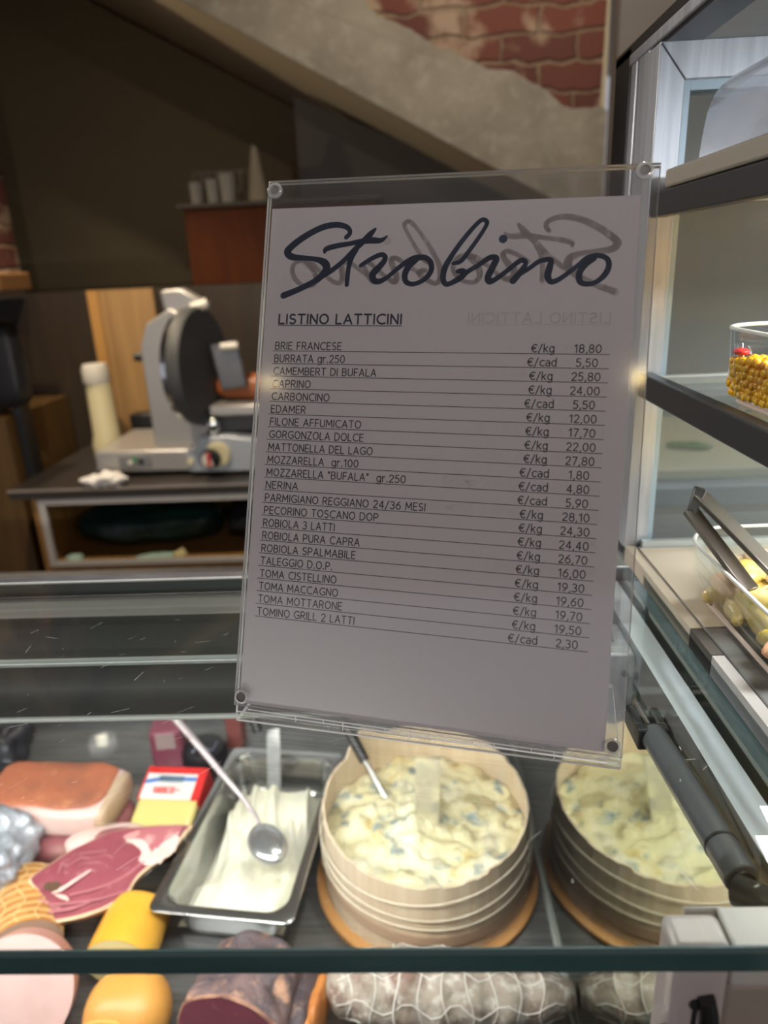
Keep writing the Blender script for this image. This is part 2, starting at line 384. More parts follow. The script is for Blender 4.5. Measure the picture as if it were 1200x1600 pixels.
# ================================================================== SETTING
GZ = 1.30      # top face of the counter glass
DZ = .70       # display deck
struct(MB().box((-6, -5, -.05), (6, 6, 0)), 'floor', M['floor'])
struct(MB().box((-6, -5, 2.80), (6, 6, 2.86)), 'ceiling', M['ceiling'])
struct(MB().box((-3.2, 3.70, 0), (.9, 3.78, 2.80)), 'wall_back', M['niche'])
struct(MB().box((.66, 2.50, 0), (4.0, 2.58, 2.80)), 'wall_right', M['pillar'])
struct(MB().box((-3.3, 1.0, 0), (-3.2, 3.78, 2.80)), 'wall_left', M['niche'])
# stair flight crossing the back wall: sloping soffit and plastered front with bare brick above
def zl(x): return 2.010 - .535*x
mb = MB(); mb.prism([(-1.50, 2.62, zl(-1.50)), (.66, 2.62, zl(.66)), (.66, 2.62, 2.80), (-1.50, 2.62, 2.80)], (0, 1.08, 0))
struct(mb, 'ceiling_soffit', M['soffit'])
bx = [(-.125, 2.36), (-.06, 2.30), (.02, 2.262), (.075, 2.232), (.12, 2.198), (.17, 2.188), (.235, 2.155), (.30, 2.132), (.36, 2.125), (.42, 2.085), (.47, 2.062), (.52, 2.022), (.57, 2.012), (.62, 2.015), (.66, 2.0)]
bpoly = [(x - .02, 2.612, z - .05) for x, z in bx] + [(.66, 2.612, 2.80), (-.42, 2.612, 2.80), (-.30, 2.612, 2.55)]
struct(MB().prism(bpoly, (0, .010, 0)), 'wall_brick', M['brick'])
poly = [(-1.48, 2.59, zl(-1.48)), (.66, 2.59, zl(.66))] + [(x, 2.59, z) for x, z in reversed(smoothpts([(a, b) for a, b in bx], 3))] + [(-.20, 2.59, 2.44), (-.30, 2.59, 2.60), (-.42, 2.59, 2.80), (-1.48, 2.59, 2.80)]
poly = [(x + .008*noise.noise(Vector((x*30, z*30, 0))), y, z + .010*noise.noise(Vector((x*40, z*40, 5)))) if 2.0 < z < 2.7 and z > zl(x) + .05 else (x, y, z) for x, y, z in poly]
struct(MB().prism(poly, (0, .022, 0)), 'wall_stairs', M['plaster'])
struct(MB().prism([(-.405, 3.05, 1.45), (.62, 3.05, 1.45), (.62, 3.05, 1.74), (-.405, 3.05, 2.185)], (0, .02, 0)), 'wall_under_stairs', M['panel_grey'])
# half-height ledge wall behind the back counter
struct(MB().box((-3.2, 2.80, 0), (.66, 3.70, 1.52)), 'wall_ledge', M['wood_dark'])
# old brick pillar just inside the left edge
struct(MB().box((-1.95, 2.45, 1.54), (-1.445, 2.78, 2.80)), 'wall_brick_pillar', M['brick'])

# ceiling downlights (bodies)
def downlight(loc, label, m=M['lamp'], r=.05):
    t = thing('ceiling_downlight', label, 'lamp', loc, 'ceiling downlights')
    part(MB().lathe([(r*.62, 2.775), (r, 2.782), (r*1.08, 2.80), (r*.7, 2.80)], 32, (loc[0], loc[1], 0)), 'trim_ring', M['lamp_ring'], t)
    part(MB().lathe([(.0, 2.772), (r*.6, 2.776), (r*.6, 2.79), (0, 2.79)], 24, (loc[0], loc[1], 0)), 'bulb', m, t)
downlight((-1.277, 2.361, 2.80), 'round white downlight mirrored in the counter glass near the cured meat')
downlight((-1.514, -1.437, 2.80), 'warm ceiling spotlight that glints on the left edge of the price sign', M['lamp_warm'])
downlight((-.054, -1.716, 2.80), 'warm ceiling spotlight that glints on the right edge of the price sign', M['lamp_warm'])

# ================================================================== DISPLAY COUNTER
XL, XR = -1.30, .187
ctr = thing('display_counter', 'glass-topped refrigerated deli counter with steel deck full of cheese and cured meat', 'display counter', (-.55, .7, 0))
part(MB().box((XL, .22, .66), (.190, 1.235, DZ)), 'deck', M['deck_steel'], ctr)
part(MB().box((XL, 1.235, .66), (.190, 1.26, 1.02)), 'rear_panel', M['deck_steel'], ctr)
part(MB().box((XL, .20, 0), (.190, .235, .70)), 'front_panel', M['taupe_panel'], ctr)
part(MB().box((XL, .235, 0), (.190, 1.24, .12)), 'plinth', M['black'], ctr)
part(MB().box((.171, .243, DZ), (.182, 1.235, 1.242)), 'mirror_end_panel', M['wall_steel'], ctr)
part(MB().box((.167, .264, DZ), (.171, 1.235, .714)), 'end_panel_trim', M['lip'], ctr, bevel=.001)
er = part(MB().box((.1685, .243, 1.240), (.187, 1.235, 1.272)), 'end_rail', [M['inner_face'], M['rail_white']], ctr)
for p in er.data.polygons:
    if p.normal.z > .9: p.material_index = 1
# glass plate: clear faces, teal edges, rear edge with its glint painted on
g = MB(); g.box((XL, .211, 1.2862), (XR, .578, GZ))
gl = part(g, 'glass_top', [M['glass_face'], M['glass_edge'], M['glass_edge_rear']], ctr, smooth=0)
for p in gl.data.polygons:
    if abs(p.normal.z) < .5: p.material_index = 2 if p.normal.y > .5 else 1
sm = MB()   # fine wear
part(MB().tube([(XL, .5782, 1.2995), (XR, .5782, 1.2995)], .0011, 8), 'rear_arris', M['arris'], gl)
part(MB().box((XL, .2104, 1.2965), (XR, .2112, 1.2999)), 'front_arris', mat('pale_teal_arris', (.10, .17, .17), .2), gl)
rs = random.Random(3)
for k in range(150):
    x = rs.uniform(-.30, .17); y = rs.uniform(.23, .50); a = rs.gauss(.9, .55); ln = rs.choice([.002, .002, .003, .004, .006, .011]); w = rs.uniform(.00004, .00011)
    dx, dy = cos(a)*ln/2, sin(a)*ln/2; nx, ny = -sin(a)*w, cos(a)*w
    sm.add([(x-dx-nx, y-dy-ny, GZ+.00008), (x+dx-nx, y+dy-ny, GZ+.00008), (x+dx+nx, y+dy+ny, GZ+.00008), (x-dx+nx, y-dy+ny, GZ+.00008)], [(0,1,2,3)])
o = part(sm, 'scratches', mat('pale_scratches', (.75, .75, .72), .6), gl, smooth=0)
o['kind'] = 'stuff'
part(MB().box((XL, .216, .70), (.100, .221, 1.2845)), 'front_glass', M['thin_glass'], ctr, smooth=0)
# light beam under the rear edge of the glass
bm_ = MB()
sec = [(.577, 1.2855), (.577, 1.262), (.520, 1.205), (.498, 1.212), (.4955, 1.222), (.497, 1.240), (.502, 1.256), (.500, 1.262), (.5335, 1.2805), (.536, 1.2855)]
bm_.prism([(XL, y, z) for y, z in sec], (XR - .030 - XL, 0, 0))
beam = part(bm_, 'light_beam', M['dark_steel'], ctr)
part(MB().box((XL, .536, 1.2805), (.160, .576, 1.2860)), 'beam_top_strip', M['steel_dim'], beam, bevel=.001)
part(MB().tube([(XL, .4975, 1.2645), (.160, .4975, 1.2645)], .0034, 10), 'beam_upper_lip', M['lip'], beam)
part(MB().tube([(XL, .4965, 1.2115), (.162, .4965, 1.2115)], .0026, 10), 'beam_lower_lip', mat('dull_lower_lip', (.66, .68, .64), .3, .1), beam)
part(MB().box((XL, .522, 1.2030), (.150, .534, 1.2065)), 'led_strip', M['led'], beam)
ec = MB(); ec.prism([(.146, .488, 1.2125), (.146, .488, 1.266), (.168, .488, 1.266), (.1695, .488, 1.225), (.166, .488, 1.216), (.160, .488, 1.2125)], (0, .05, 0))
part(ec, 'beam_end_cap', M['alu'], beam, bevel=.002)  # pale cap also stands in for the bright reflection at the beam's end
part(MB().cyl((.1605, .4885, 1.249), (.1605, .4865, 1.249), .0025, n=16), 'screw', M['dark_steel'], beam)
# gas strut beside the end panel
st = part(MB().tube([(.1575, .4105, 1.2495), (.1575, .2785, 1.2615)], .0088, 24), 'gas_strut', M['strut'], ctr, bevel=.0008)
part(MB().tube([(.1575, .448, 1.2462), (.1575, .408, 1.2497)], .0042, 14), 'piston_rod', M['chrome'], st)
fk = MB(); fk.box((.146, .412, 1.241), (.152, .436, 1.257)); fk.box((.161, .412, 1.240), (.167, .432, 1.257)); fk.box((.146, .405, 1.241), (.167, .414, 1.257))
part(fk, 'fork_end', M['black'], st, bevel=.0015)
part(MB().tube([(.1575, .3035, 1.2592), (.1575, .3015, 1.2594)], .0091, 24), 'seam_ring', M['black'], st)
part(MB().tube([(.1575, .2780, 1.2616), (.1575, .2765, 1.2617)], .0062, 20), 'end_recess', M['black'], st)
part(MB().cyl((.1655, .424, 1.249), (.1705, .424, 1.249), .007, n=18), 'pivot_pin', M['inner_face'], st)
# hinge bracket and end post at the front right corner
pb = part(MB().box((.102, .221, .60), (.127, .240, 1.2855)), 'corner_post', M['leather'], ctr, bevel=.004)
part(MB().box((.1125, .2200, 1.08), (.1142, .2222, 1.255)), 'keyhole_slot', M['black'], pb)
part(MB().cyl((.1133, .2198, 1.255), (.1133, .2222, 1.255), .0026, n=14), 'keyhole', M['black'], pb)
hk = MB(); hk.tube(smoothpts([(.1005, .2195, 1.2405), (.103, .2185, 1.236), (.110, .2180, 1.235), (.118, .2185, 1.238), (.1195, .2190, 1.248), (.1170, .2195, 1.260)], 5), .0036, 10)
hk.tube([(.1195, .219, 1.240), (.1205, .2195, 1.12)], .0032, 8)
part(hk, 'latch_hook', M['black'], pb)
part(MB().box((.127, .2235, .60), (.187, .240, 1.262)), 'end_cover', M['taupe_panel'], ctr, bevel=.003)
hb = MB(); hb.box((.127, .222, 1.264), (.187, .242, 1.2858)); hb.box((.113, .2405, 1.268), (.130, .2425, 1.2858))
part(hb, 'hinge_block', M['frame_grey'], ctr, bevel=.003)
part(MB().tube([(.172, .246, 1.272), (.152, .272, 1.262)], .0075, 16), 'hinge_pin', M['black'], ctr)

# ================================================================== PRICE SIGN
T = Vector((-.07896985, .46075217, 1.59262682))
SX = Vector((.97682385, -.212429, -.02625058)); SY = Vector((.19079206, .91972516, -.3430802)); SZ = Vector((.0970235, .33012052, .93893923))
def sgn(x, y, z): return T + SX*(x/1000) + SY*(y/1000) + SZ*(z/1000)     # sheet coordinates in mm: right, away, up
hx0, hx1 = -2.2, 218.8
base = sgn(108, 8, -308); base.z = GZ
holder = thing('sign_holder', 'clear acrylic upright sign holder standing on the counter glass', 'sign holder', tuple(base))
def sbox(mb, x0, x1, y0, y1, z0, z1, mi=0):
    vs = [sgn(*c) for c in ((x0,y0,z0),(x1,y0,z0),(x1,y1,z0),(x0,y1,z0),(x0,y0,z1),(x1,y0,z1),(x1,y1,z1),(x0,y1,z1))]
    mb.add(vs, [(0,3,2,1),(4,5,6,7),(0,1,5,4),(1,2,6,5),(2,3,7,6),(3,0,4,7)], mi)
def acryl(o):
    n = SY
    for p in o.data.polygons:
        if abs(p.normal.dot(n)) < .6: p.material_index = 1
    return o
mb = MB(); sbox(mb, hx0, hx1, -2.9, -.35, -298, 15.5)
acryl(part(mb, 'front_sheet', [M['acrylic'], M['acrylic_edge']], holder, smooth=0))
mb = MB(); sbox(mb, hx0, hx1, .45, 3.2, -303, 15.5)
acryl(part(mb, 'back_sheet', [M['acrylic'], M['acrylic_edge']], holder, smooth=0))
# foot: bend, then a flat plate lying on the glass towards the back
fv = []
prof = []
for k in range(9):
    a = k/8
    prof.append((.45 + 5*(1 - cos(a*pi/2))*.9, -303 - 5.2*sin(a*pi/2)))
A0, A1 = sgn(hx0, .45, -303), sgn(hx1, .45, -303)
outer = [sgn(hx0, y, z) for y, z in prof]; outr = [sgn(hx1, y, z) for y, z in prof]
for q in (outer, outr):
    zmin = q[-1].z
    for i, p in enumerate(q): p.z = p.z + (GZ + .0002 - zmin)*(i/8.)
back = Vector((SX.y, -SX.x, 0)).normalized()*-1
if back.y < 0: back = -back
outer.append(outer[-1] + back*.075); outr.append(outr[-1] + back*.075)
inn = []; innr = []
for q, w in ((outer, inn), (outr, innr)):
    for i, p in enumerate(q):
        a = min(1, i/8.); nrm = (SY*(1-a) + Vector((0,0,1))*a).normalized(); w.append(p + nrm*.0027)
mb = MB(); k = len(outer)
mb.add(outer + outr, [(i, i+1, k+i+1, k+i) for i in range(k-1)], 0)
mb.add(inn + innr, [(i, k+i, k+i+1, i+1) for i in range(k-1)], 0)
mb.add(outer + inn, [(i, k+i, k+i+1, i+1) for i in range(k-1)], 1)
mb.add(outr + innr, [(i, i+1, k+i+1, k+i) for i in range(k-1)], 1)
mb.add([outer[-1], outr[-1], innr[-1], inn[-1]], [(0,1,2,3)], 1)
part(mb, 'foot', [M['acrylic'], M['acrylic_edge']], holder, smooth=60)
# painted highlight and white scratch lines where the sheet turns into the foot
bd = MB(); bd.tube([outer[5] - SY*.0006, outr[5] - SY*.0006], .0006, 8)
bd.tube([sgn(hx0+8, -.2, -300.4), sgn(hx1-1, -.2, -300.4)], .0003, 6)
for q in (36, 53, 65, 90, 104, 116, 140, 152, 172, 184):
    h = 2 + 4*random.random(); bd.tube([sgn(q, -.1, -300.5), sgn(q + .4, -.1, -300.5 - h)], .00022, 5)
part(bd, 'bend_highlights_scratches', M['acrylic_edge'], holder)
for k, (x, z) in enumerate([(2.6, 9.2), (211, 11.0), (2.4, -292.5), (213.6, -292.2)]):
    s_ = MB()
    c = sgn(x, 0, z)
    def sl(r, y): return [sgn(x + r*cos(2*pi*i/28), y, z + r*sin(2*pi*i/28)) for i in range(28)]
    rings = [sl(4.6, -2.9), sl(4.6, -4.4), sl(4.0, -4.9), sl(2.6, -5.0), sl(2.2, -4.4), sl(.01, -4.3)] if k < 2 else [sl(4.2, -2.9), sl(4.2, -3.7), sl(3.4, -4.0), sl(2.9, -4.0), sl(2.7, -3.4), sl(.01, -3.3)]
    vs = [p for r in rings for p in r]; fs = []
    for i in range(5):
        for j in range(28): fs.append((i*28+j, i*28+(j+1)%28, (i+1)*28+(j+1)%28, (i+1)*28+j))
    mi = [0 if i < 3 else 1 for i in range(5) for j in range(28)]
    o0 = len(s_.v); s_.add(vs, fs); s_.m = mi
    part(s_, 'stud', [M['stud'], mat('clear_stud_bore', (.30, .29, .27), .3) if k < 2 else mat('steel_stud_recess', (.16, .14, .12), .3, .5)], holder)

sheet = thing('price_list', 'white printed cheese price list held upright in the acrylic sign holder', 'price list', tuple(sgn(105, 0, -297)))
mb = MB(); sbox(mb, 0, 210, -.06, .10, -297, 0)
part(mb, 'paper_sheet', M['paper'], sheet, smooth=0)
def disc(mb, x, z, r, y, n=14):
    vs = [sgn(x + r*cos(2*pi*i/n), y, z + r*sin(2*pi*i/n)) for i in range(n)]; mb.add(vs, [tuple(range(n))])
def stroke(mb, P, y, mir=None, dz=0, grow=0):
    Q = smoothpts(P, 8)
    if mir: Q = [(mir - x, z + dz, w) for x, z, w in Q]
    L_, R_ = [], []
    for i, (x, z, w) in enumerate(Q):
        a = Q[max(i-1, 0)]; b = Q[min(i+1, len(Q)-1)]
        tx, tz = b[0]-a[0], b[1]-a[1]; l = math.hypot(tx, tz) or 1; nx, nz = -tz/l, tx/l; h = max(.2, w/2 + grow)
        L_.append(sgn(x+nx*h, y, z+nz*h)); R_.append(sgn(x-nx*h, y, z-nz*h))
        if i % 2 == 0 or i == len(Q)-1: disc(mb, x, z, h, y)
    n = len(Q); mb.add(L_ + R_, [(i, i+1, n+i+1, n+i) for i in range(n-1)])
LOGO = [
[(47.7,-18.3,2.8),(49.8,-15.7,2.7),(47.8,-12.5,3.1),(41.5,-10.8,3.5),(33.6,-11.8,3.8),(25.9,-15.0,3.9),(18.8,-19.2,4.1),(13.4,-23.5,4.3),(11.6,-26.3,4.5),(14.5,-29.1,4.1),(22.3,-30.0,3.1),(30.3,-31.0,3.2),(35.5,-33.3,4.7),(36.6,-37.2,4.6),(32.4,-42.2,4.0),(26.7,-45.6,3.6),(18.9,-49.2,3.6),(10.9,-52.2,4.0)],
[(35.6,-40.1,3.6),(40.7,-37.2,3.1),(46.9,-32.1,2.9),(52.3,-26.6,3.1),(57.2,-22.0,3.5),(62.0,-17.1,3.7),(65.0,-13.9,1.6)],
[(35.0,-26.8,1.9),(35.9,-24.9,3.2),(42.3,-23.2,3.2),(50.1,-22.1,2.9),(56.5,-21.0,3.2),(62.9,-20.5,3.9),(68.6,-20.7,3.0),(72.4,-18.2,.9)],
[(53.9,-25.7,3.8),(51.6,-30.0,3.6),(50.4,-35.6,2.9),(50.0,-41.8,2.8),(49.9,-46.2,2.6)],
[(57.5,-35.1,2.4),(63.6,-31.3,2.8),(69.2,-29.0,2.9),(71.8,-30.1,3.0),(71.4,-32.8,3.3),(68.4,-36.5,3.9),(65.2,-40.2,4.2),(66.1,-43.8,3.8),(69.6,-44.4,3.3),(73.9,-42.1,2.6),(78.1,-38.6,2.5),(84.0,-34.0,3.1),(89.5,-31.5,3.8),(95.0,-31.1,3.2),(98.7,-33.9,3.2),(99.3,-38.8,3.1),(95.9,-43.5,2.9),(89.9,-46.2,2.7),(85.4,-45.0,3.1),(84.2,-41.0,3.6),(86.1,-36.2,3.7),(90.2,-32.3,3.4)],
[(111.8,-34.8,2.2),(116.0,-33.5,2.7),(120.4,-27.7,2.6),(125.8,-19.5,2.4),(128.9,-13.9,2.4),(129.0,-11.5,2.6),(126.4,-10.6,2.6),(122.5,-14.0,2.6),(116.4,-21.6,2.8),(110.9,-29.9,3.0),(107.2,-37.1,3.5),(106.5,-43.2,3.3),(108.4,-46.4,3.0),(111.9,-45.6,3.0),(116.6,-42.7,3.6),(120.0,-39.7,2.8),(125.7,-36.2,2.8),(131.4,-32.3,3.1),(134.3,-31.7,3.3),(135.7,-33.1,3.7),(133.6,-38.1,3.8),(131.8,-42.9,3.8),(132.8,-45.2,3.6),(135.7,-44.2,3.0),(140.2,-40.9,2.7),(143.5,-38.2,2.7),(148.0,-34.5,2.9),(150.5,-33.7,2.9),(152.0,-35.5,2.7),(149.5,-40.2,3.4),(145.7,-45.0,3.9)],
[(114.5,-39.3,2.4),(117.2,-39.2,3.5),(119.4,-40.3,2.4)],
[(149.0,-41.3,2.9),(154.0,-38.3,2.5),(158.9,-34.7,2.7),(163.4,-33.5,2.9),(165.6,-34.3,3.0),(165.0,-38.1,3.7),(164.3,-42.4,3.8),(165.9,-45.5,3.3),(169.3,-45.1,2.9),(174.7,-41.4,2.6),(180.0,-37.0,2.6),(184.8,-33.1,3.1),(190.3,-31.9,2.9),(194.8,-33.7,2.9),(196.0,-37.7,3.1),(194.0,-42.5,3.2),(189.5,-46.4,2.7),(184.6,-47.2,2.8),(181.4,-45.6,3.2),(181.0,-41.2,3.5),(183.6,-36.9,3.4),(188.2,-33.5,2.8)],
]
mb = MB()
for s_ in LOGO: stroke(mb, s_, -.13)
disc(mb, 138.8, -21.6, 2.4, -.13, 24)
part(mb, 'logo_lettering', M['ink'], sheet, smooth=0, weld=False)
mb = MB()
for s_ in LOGO: stroke(mb, s_, -.09, 211.3, .5)
disc(mb, 211.3-138.8, -21.1, 2.4, -.09, 24)
part(mb, 'show_through_logo', M['ghost'], sheet, smooth=0, weld=False)

def ar_(cx, cy, rx, ry, a0, a1, n=0):
    n = n or max(4, int(abs(a1-a0)/20)); return [(cx + rx*cos(radians(a0+(a1-a0)*i/n)), cy + ry*sin(radians(a0+(a1-a0)*i/n))) for i in range(n+1)]
def el_(cx, cy, rx, ry): return ar_(cx, cy, rx, ry, 90, 450, 20)
GL = {   # glyph: (width, strokes) on a cap height of 1
'A': (.68, [[(0,0),(.34,1),(.68,0)], [(.12,.33),(.56,.33)]]),
'B': (.56, [[(0,0),(0,1),(.29,1)] + ar_(.29,.76,.22,.24,90,-90) + [(0,.52)], [(.29,.52)] + ar_(.29,.26,.27,.26,90,-90) + [(0,0)]]),
'C': (.66, [ar_(.44,.5,.44,.5,55,305)]), 'D': (.66, [[(0,0),(0,1),(.24,1)] + ar_(.24,.5,.42,.5,90,-90) + [(0,0)]]),
'E': (.48, [[(.48,1),(0,1),(0,0),(.48,0)], [(0,.52),(.43,.52)]]), 'F': (.46, [[(.46,1),(0,1),(0,0)], [(0,.50),(.41,.50)]]),
'G': (.72, [ar_(.44,.5,.44,.5,52,318) + [(.72,.46),(.46,.46)]]), 'I': (.02, [[(.01,0),(.01,1)]]), 'L': (.45, [[(0,1),(0,0),(.45,0)]]),
'M': (.76, [[(0,0),(.04,1),(.38,.28),(.72,1),(.76,0)]]), 'N': (.60, [[(0,0),(0,1),(.60,0),(.60,1)]]), 'O': (.74, [el_(.37,.5,.37,.5)]),
'P': (.54, [[(0,0),(0,1),(.27,1)] + ar_(.27,.72,.27,.28,90,-90) + [(0,.44)]]), 'R': (.56, [[(0,0),(0,1),(.27,1)] + ar_(.27,.73,.26,.27,90,-90) + [(0,.46)], [(.27,.46),(.56,0)]]),
'S': (.52, [ar_(.27,.75,.24,.25,40,262) + ar_(.25,.255,.27,.255,82,-140)]), 'T': (.60, [[(0,1),(.60,1)], [(.30,1),(.30,0)]]),
'U': (.60, [[(0,1),(0,.32)] + ar_(.30,.32,.30,.32,180,360) + [(.60,1)]]), 'Z': (.56, [[(0,1),(.55,1),(0,0),(.56,0)]]),
'0': (.58, [el_(.29,.5,.29,.5)]), '1': (.30, [[(0,.80),(.24,1),(.24,0)]]), '2': (.54, [ar_(.26,.72,.26,.28,165,-25) + [(0,0),(.54,0)]]),
'3': (.52, [ar_(.24,.76,.24,.24,145,-90), ar_(.23,.26,.29,.26,90,-145)]), '4': (.58, [[(.42,0),(.42,1),(0,.28),(.58,.28)]]),
'5': (.52, [[(.48,1),(.07,1),(.04,.55)] + ar_(.23,.31,.29,.31,125,-140)]), '6': (.56, [el_(.28,.31,.28,.31), [(.46,1),(.20,.80),(.04,.52),(0,.33)]]),
'7': (.52, [[(0,1),(.52,1),(.16,0)]]), '8': (.56, [el_(.28,.76,.24,.24), el_(.28,.26,.28,.26)]), '9': (.56, [el_(.28,.69,.28,.31), [(.10,0),(.36,.20),(.52,.48),(.56,.67)]]),
'€': (.66, [ar_(.46,.5,.38,.5,55,305), [(0,.60),(.54,.60)], [(0,.42),(.50,.42)]]), '/': (.42, [[(0,-.10),(.42,1.04)]]),
'k': (.46, [[(0,0),(0,1.06)], [(.44,.72),(.02,.32)], [(.14,.43),(.46,0)]]), 'g': (.54, [el_(.27,.37,.27,.36), [(.54,.73),(.54,-.06)] + ar_(.27,-.06,.27,.24,0,-150)]),
'c': (.48, [ar_(.33,.365,.33,.365,52,308)]), 'a': (.50, [[(.06,.64)] + ar_(.26,.48,.24,.25,115,0) + [(.50,0)], el_(.25,.21,.25,.21)]),
'd': (.54, [el_(.27,.365,.27,.365), [(.54,1.06),(.54,0)]]), 'r': (.34, [[(0,0),(0,.73)], [(0,.42)] + ar_(.26,.44,.26,.28,170,75)]),
'.': (.10, [[(.05,0),(.05,.09)], [(.03,.04),(.08,.04)]]), ',': (.10, [[(.09,.06),(.01,-.20)]]), '"': (.22, [[(.04,1.0),(.03,.76)], [(.19,1.0),(.18,.76)]]), ' ': (.22, []),
}
def put_text(mb, body, x, z, cap, y=-.13, width=None, align='L', xs=1.0, mirror=None, pen=.60, gap=.26):
    adv = sum(GL[c][0] for c in body) + gap*(len(body)-1)
    sx = cap*xs if width is None else width/adv
    w = adv*sx; off = x if align == 'L' else (x - w if align == 'R' else x - w/2); cur = 0
    for c in body:
        gw, st = GL[c]
        for P in st:
            Q = [(off + (cur + a)*sx, z + b*cap) for a, b in P]
            if mirror: Q = [(mirror - a, b) for a, b in Q]
            h = pen/2
            for i, (a, b) in enumerate(Q):
                if i in (0, len(Q)-1) or len(P) < 6: disc(mb, a, b, h, y, 8)
                if i:
                    a0, b0 = Q[i-1]; l = math.hypot(a-a0, b-b0)
                    if l < 1e-6: continue
                    ex, ez = (a-a0)/l*h*.3, (b-b0)/l*h*.3; nx, nz = -(b-b0)/l*h, (a-a0)/l*h
                    mb.add([sgn(a0+nx-ex, y, b0+nz-ez), sgn(a0-nx-ex, y, b0-nz-ez), sgn(a-nx+ex, y, b-nz+ez), sgn(a+nx+ex, y, b+nz+ez)], [(0,1,2,3)])
        cur += gw + gap
def rule(mb, x0, z0, x1, z1, w, y=-.13, mirror=None):
    if mirror: x0, x1 = mirror-x0, mirror-x1
    mb.add([sgn(x0, y, z0-w/2), sgn(x1, y, z1-w/2), sgn(x1, y, z1+w/2), sgn(x0, y, z0+w/2)], [(0,1,2,3)])
mb = MB()
put_text(mb, 'LISTINO LATTICINI', 9.2, -69.0, 5.4, width=74.6, pen=1.05)
rule(mb, 8.4, -70.0, 84.6, -70.2, .45)
part(mb, 'heading_lettering', mat('dark_navy_ink', (.010, .018, .055), .55), sheet, smooth=0, weld=False)
mb = MB()
put_text(mb, 'LISTINO LATTICINI', 11.0, -68.3, 5.4, y=-.09, width=76, mirror=209.5, pen=.9)
rule(mb, 11, -69.3, 86, -69.3, .4, -.09, 209.5)
part(mb, 'show_through_heading', M['ghost_faint'], sheet, smooth=0, weld=False)
ROWS = [('BRIE FRANCESE','kg','18,80',41.0),('BURRATA gr.250','cad','5,50',43.5),('CAMEMBERT DI BUFALA','kg','25,80',63.),('CAPRINO','kg','24,00',23.5),
('CARBONCINO','cad','5,50',35.7),('EDAMER','kg','12,00',21.5),('FILONE AFFUMICATO','kg','17,70',56.),('GORGONZOLA DOLCE','kg','22,00',58.),
('MATTONELLA DEL LAGO','kg','27,80',64.),('MOZZARELLA  gr.100','cad','1,80',56.),('MOZZARELLA "BUFALA"  gr.250','cad','4,80',84.5),('NERINA','cad','5,90',20.),
('PARMIGIANO REGGIANO 24/36 MESI','kg','28,10',97.),('PECORINO TOSCANO DOP','kg','24,30',70.),('ROBIOLA 3 LATTI','kg','24,40',44.3),('ROBIOLA PURA CAPRA','kg','26,70',60.),
('ROBIOLA SPALMABILE','kg','16,00',58.),('TALEGGIO D.O.P.','kg','19,30',44.5),('TOMA CISTELLINO','kg','19,60',47.5),('TOMA MACCAGNO','kg','19,70',49.),('TOMA MOTTARONE','kg','19,50',52.),('TOMINO GRILL 2 LATTI','cad','2,30',60.)]
tx = MB(); rl = MB(); gh = MB()
for i, (nm, un, pr, wd) in enumerate(ROWS):
    z = -85.35 - 7.567*i; f = i/21
    zr = z - 1.3*f*1.0; xl = 6.5 - .4*f; xr = 199.5 - 1.1*f
    rule(rl, xl, z + .0 , xr, z + .1 - .75*f, .40)
    put_text(tx, nm, 8.0 - .3*f, z + 1.0, 4.2, width=wd)
    put_text(tx, '€/' + un, 164.2 - .6*f, z + 1.0 - .5*f, 4.2, align='C', xs=1.0)
    put_text(tx, pr, 188.0 - .9*f, z + 1.05 - .65*f, 4.2, align='C', xs=1.04)
    if i % 2 == 0: put_text(gh, nm, 11, z + 1.6, 4.2, y=-.09, width=wd, mirror=209.5)
part(tx, 'price_lettering', M['black_ink'], sheet, smooth=0, weld=False)
part(rl, 'ruled_lines', M['black_ink'], sheet, smooth=0, weld=False)
part(gh, 'show_through_rows', mat('barely_visible_show_through', (.765, .72, .725), .75), sheet, smooth=0, weld=False)

# ================================================================== FOOD ON THE DECK
# --- blue cheese in a veneer collar on a round board
gc = Vector((.003, .828, 0))
board = thing('round_board', 'round orange-brown wooden board under the veneer cheese collar', 'board', (gc.x, gc.y, DZ))
part(MB().lathe([(0, DZ+.0005), (.157, DZ+.0005), (.163, DZ+.003), (.163, DZ+.010), (.159, DZ+.012), (0, DZ+.012)], 96, (gc.x, gc.y, 0)), 'disc', M['plank'], board)
col_ = thing('cheese_collar', 'tall pale wood veneer collar bound with cord round the blue cheese', 'cheese box', (gc.x, gc.y, DZ+.012))
def rim(a):     # a = 0 towards +x, counter-clockwise
    b = (a + pi/2 + pi) % (2*pi) - pi        # 0 at the front, +-pi at the back
    h = .824 + .034*(abs(b)/pi)**1.5
    k = int(floor_(b*9)); rr = random.Random(k*13+5)
    return h + rr.uniform(-.002, .004)
def floor_(x): return math.floor(x)
mb = MB(); NA = 240
def rr_(a, z): return .150 - .004*(z - .712)/.12 + .0004*sin(a*26) 
vs = []; fs = []
for j in range(NA):
    a = 2*pi*j/NA; zt = rim(a); b = (a + pi/2 + pi) % (2*pi) - pi
    if abs(b + 2.43) < .26: zt += .034*(1 - abs(b+2.43)/.26)
    for q in range(7):
        z = .7125 + (zt-.7125)*q/6; r = rr_(a, z); vs.append((gc.x + r*cos(a), gc.y + r*sin(a), z))
    for q in range(7):
        z = zt - (zt-.7125)*q/6; r = rr_(a, z) - .0028; vs.append((gc.x + r*cos(a), gc.y + r*sin(a), z))
for j in range(NA):
    for q in range(13):
        fs.append((j*14+q, ((j+1) % NA)*14+q, ((j+1) % NA)*14+q+1, j*14+q+1))
mb.add(vs, fs)
part(mb, 'veneer_wall', M['veneer'], col_, smooth=35)
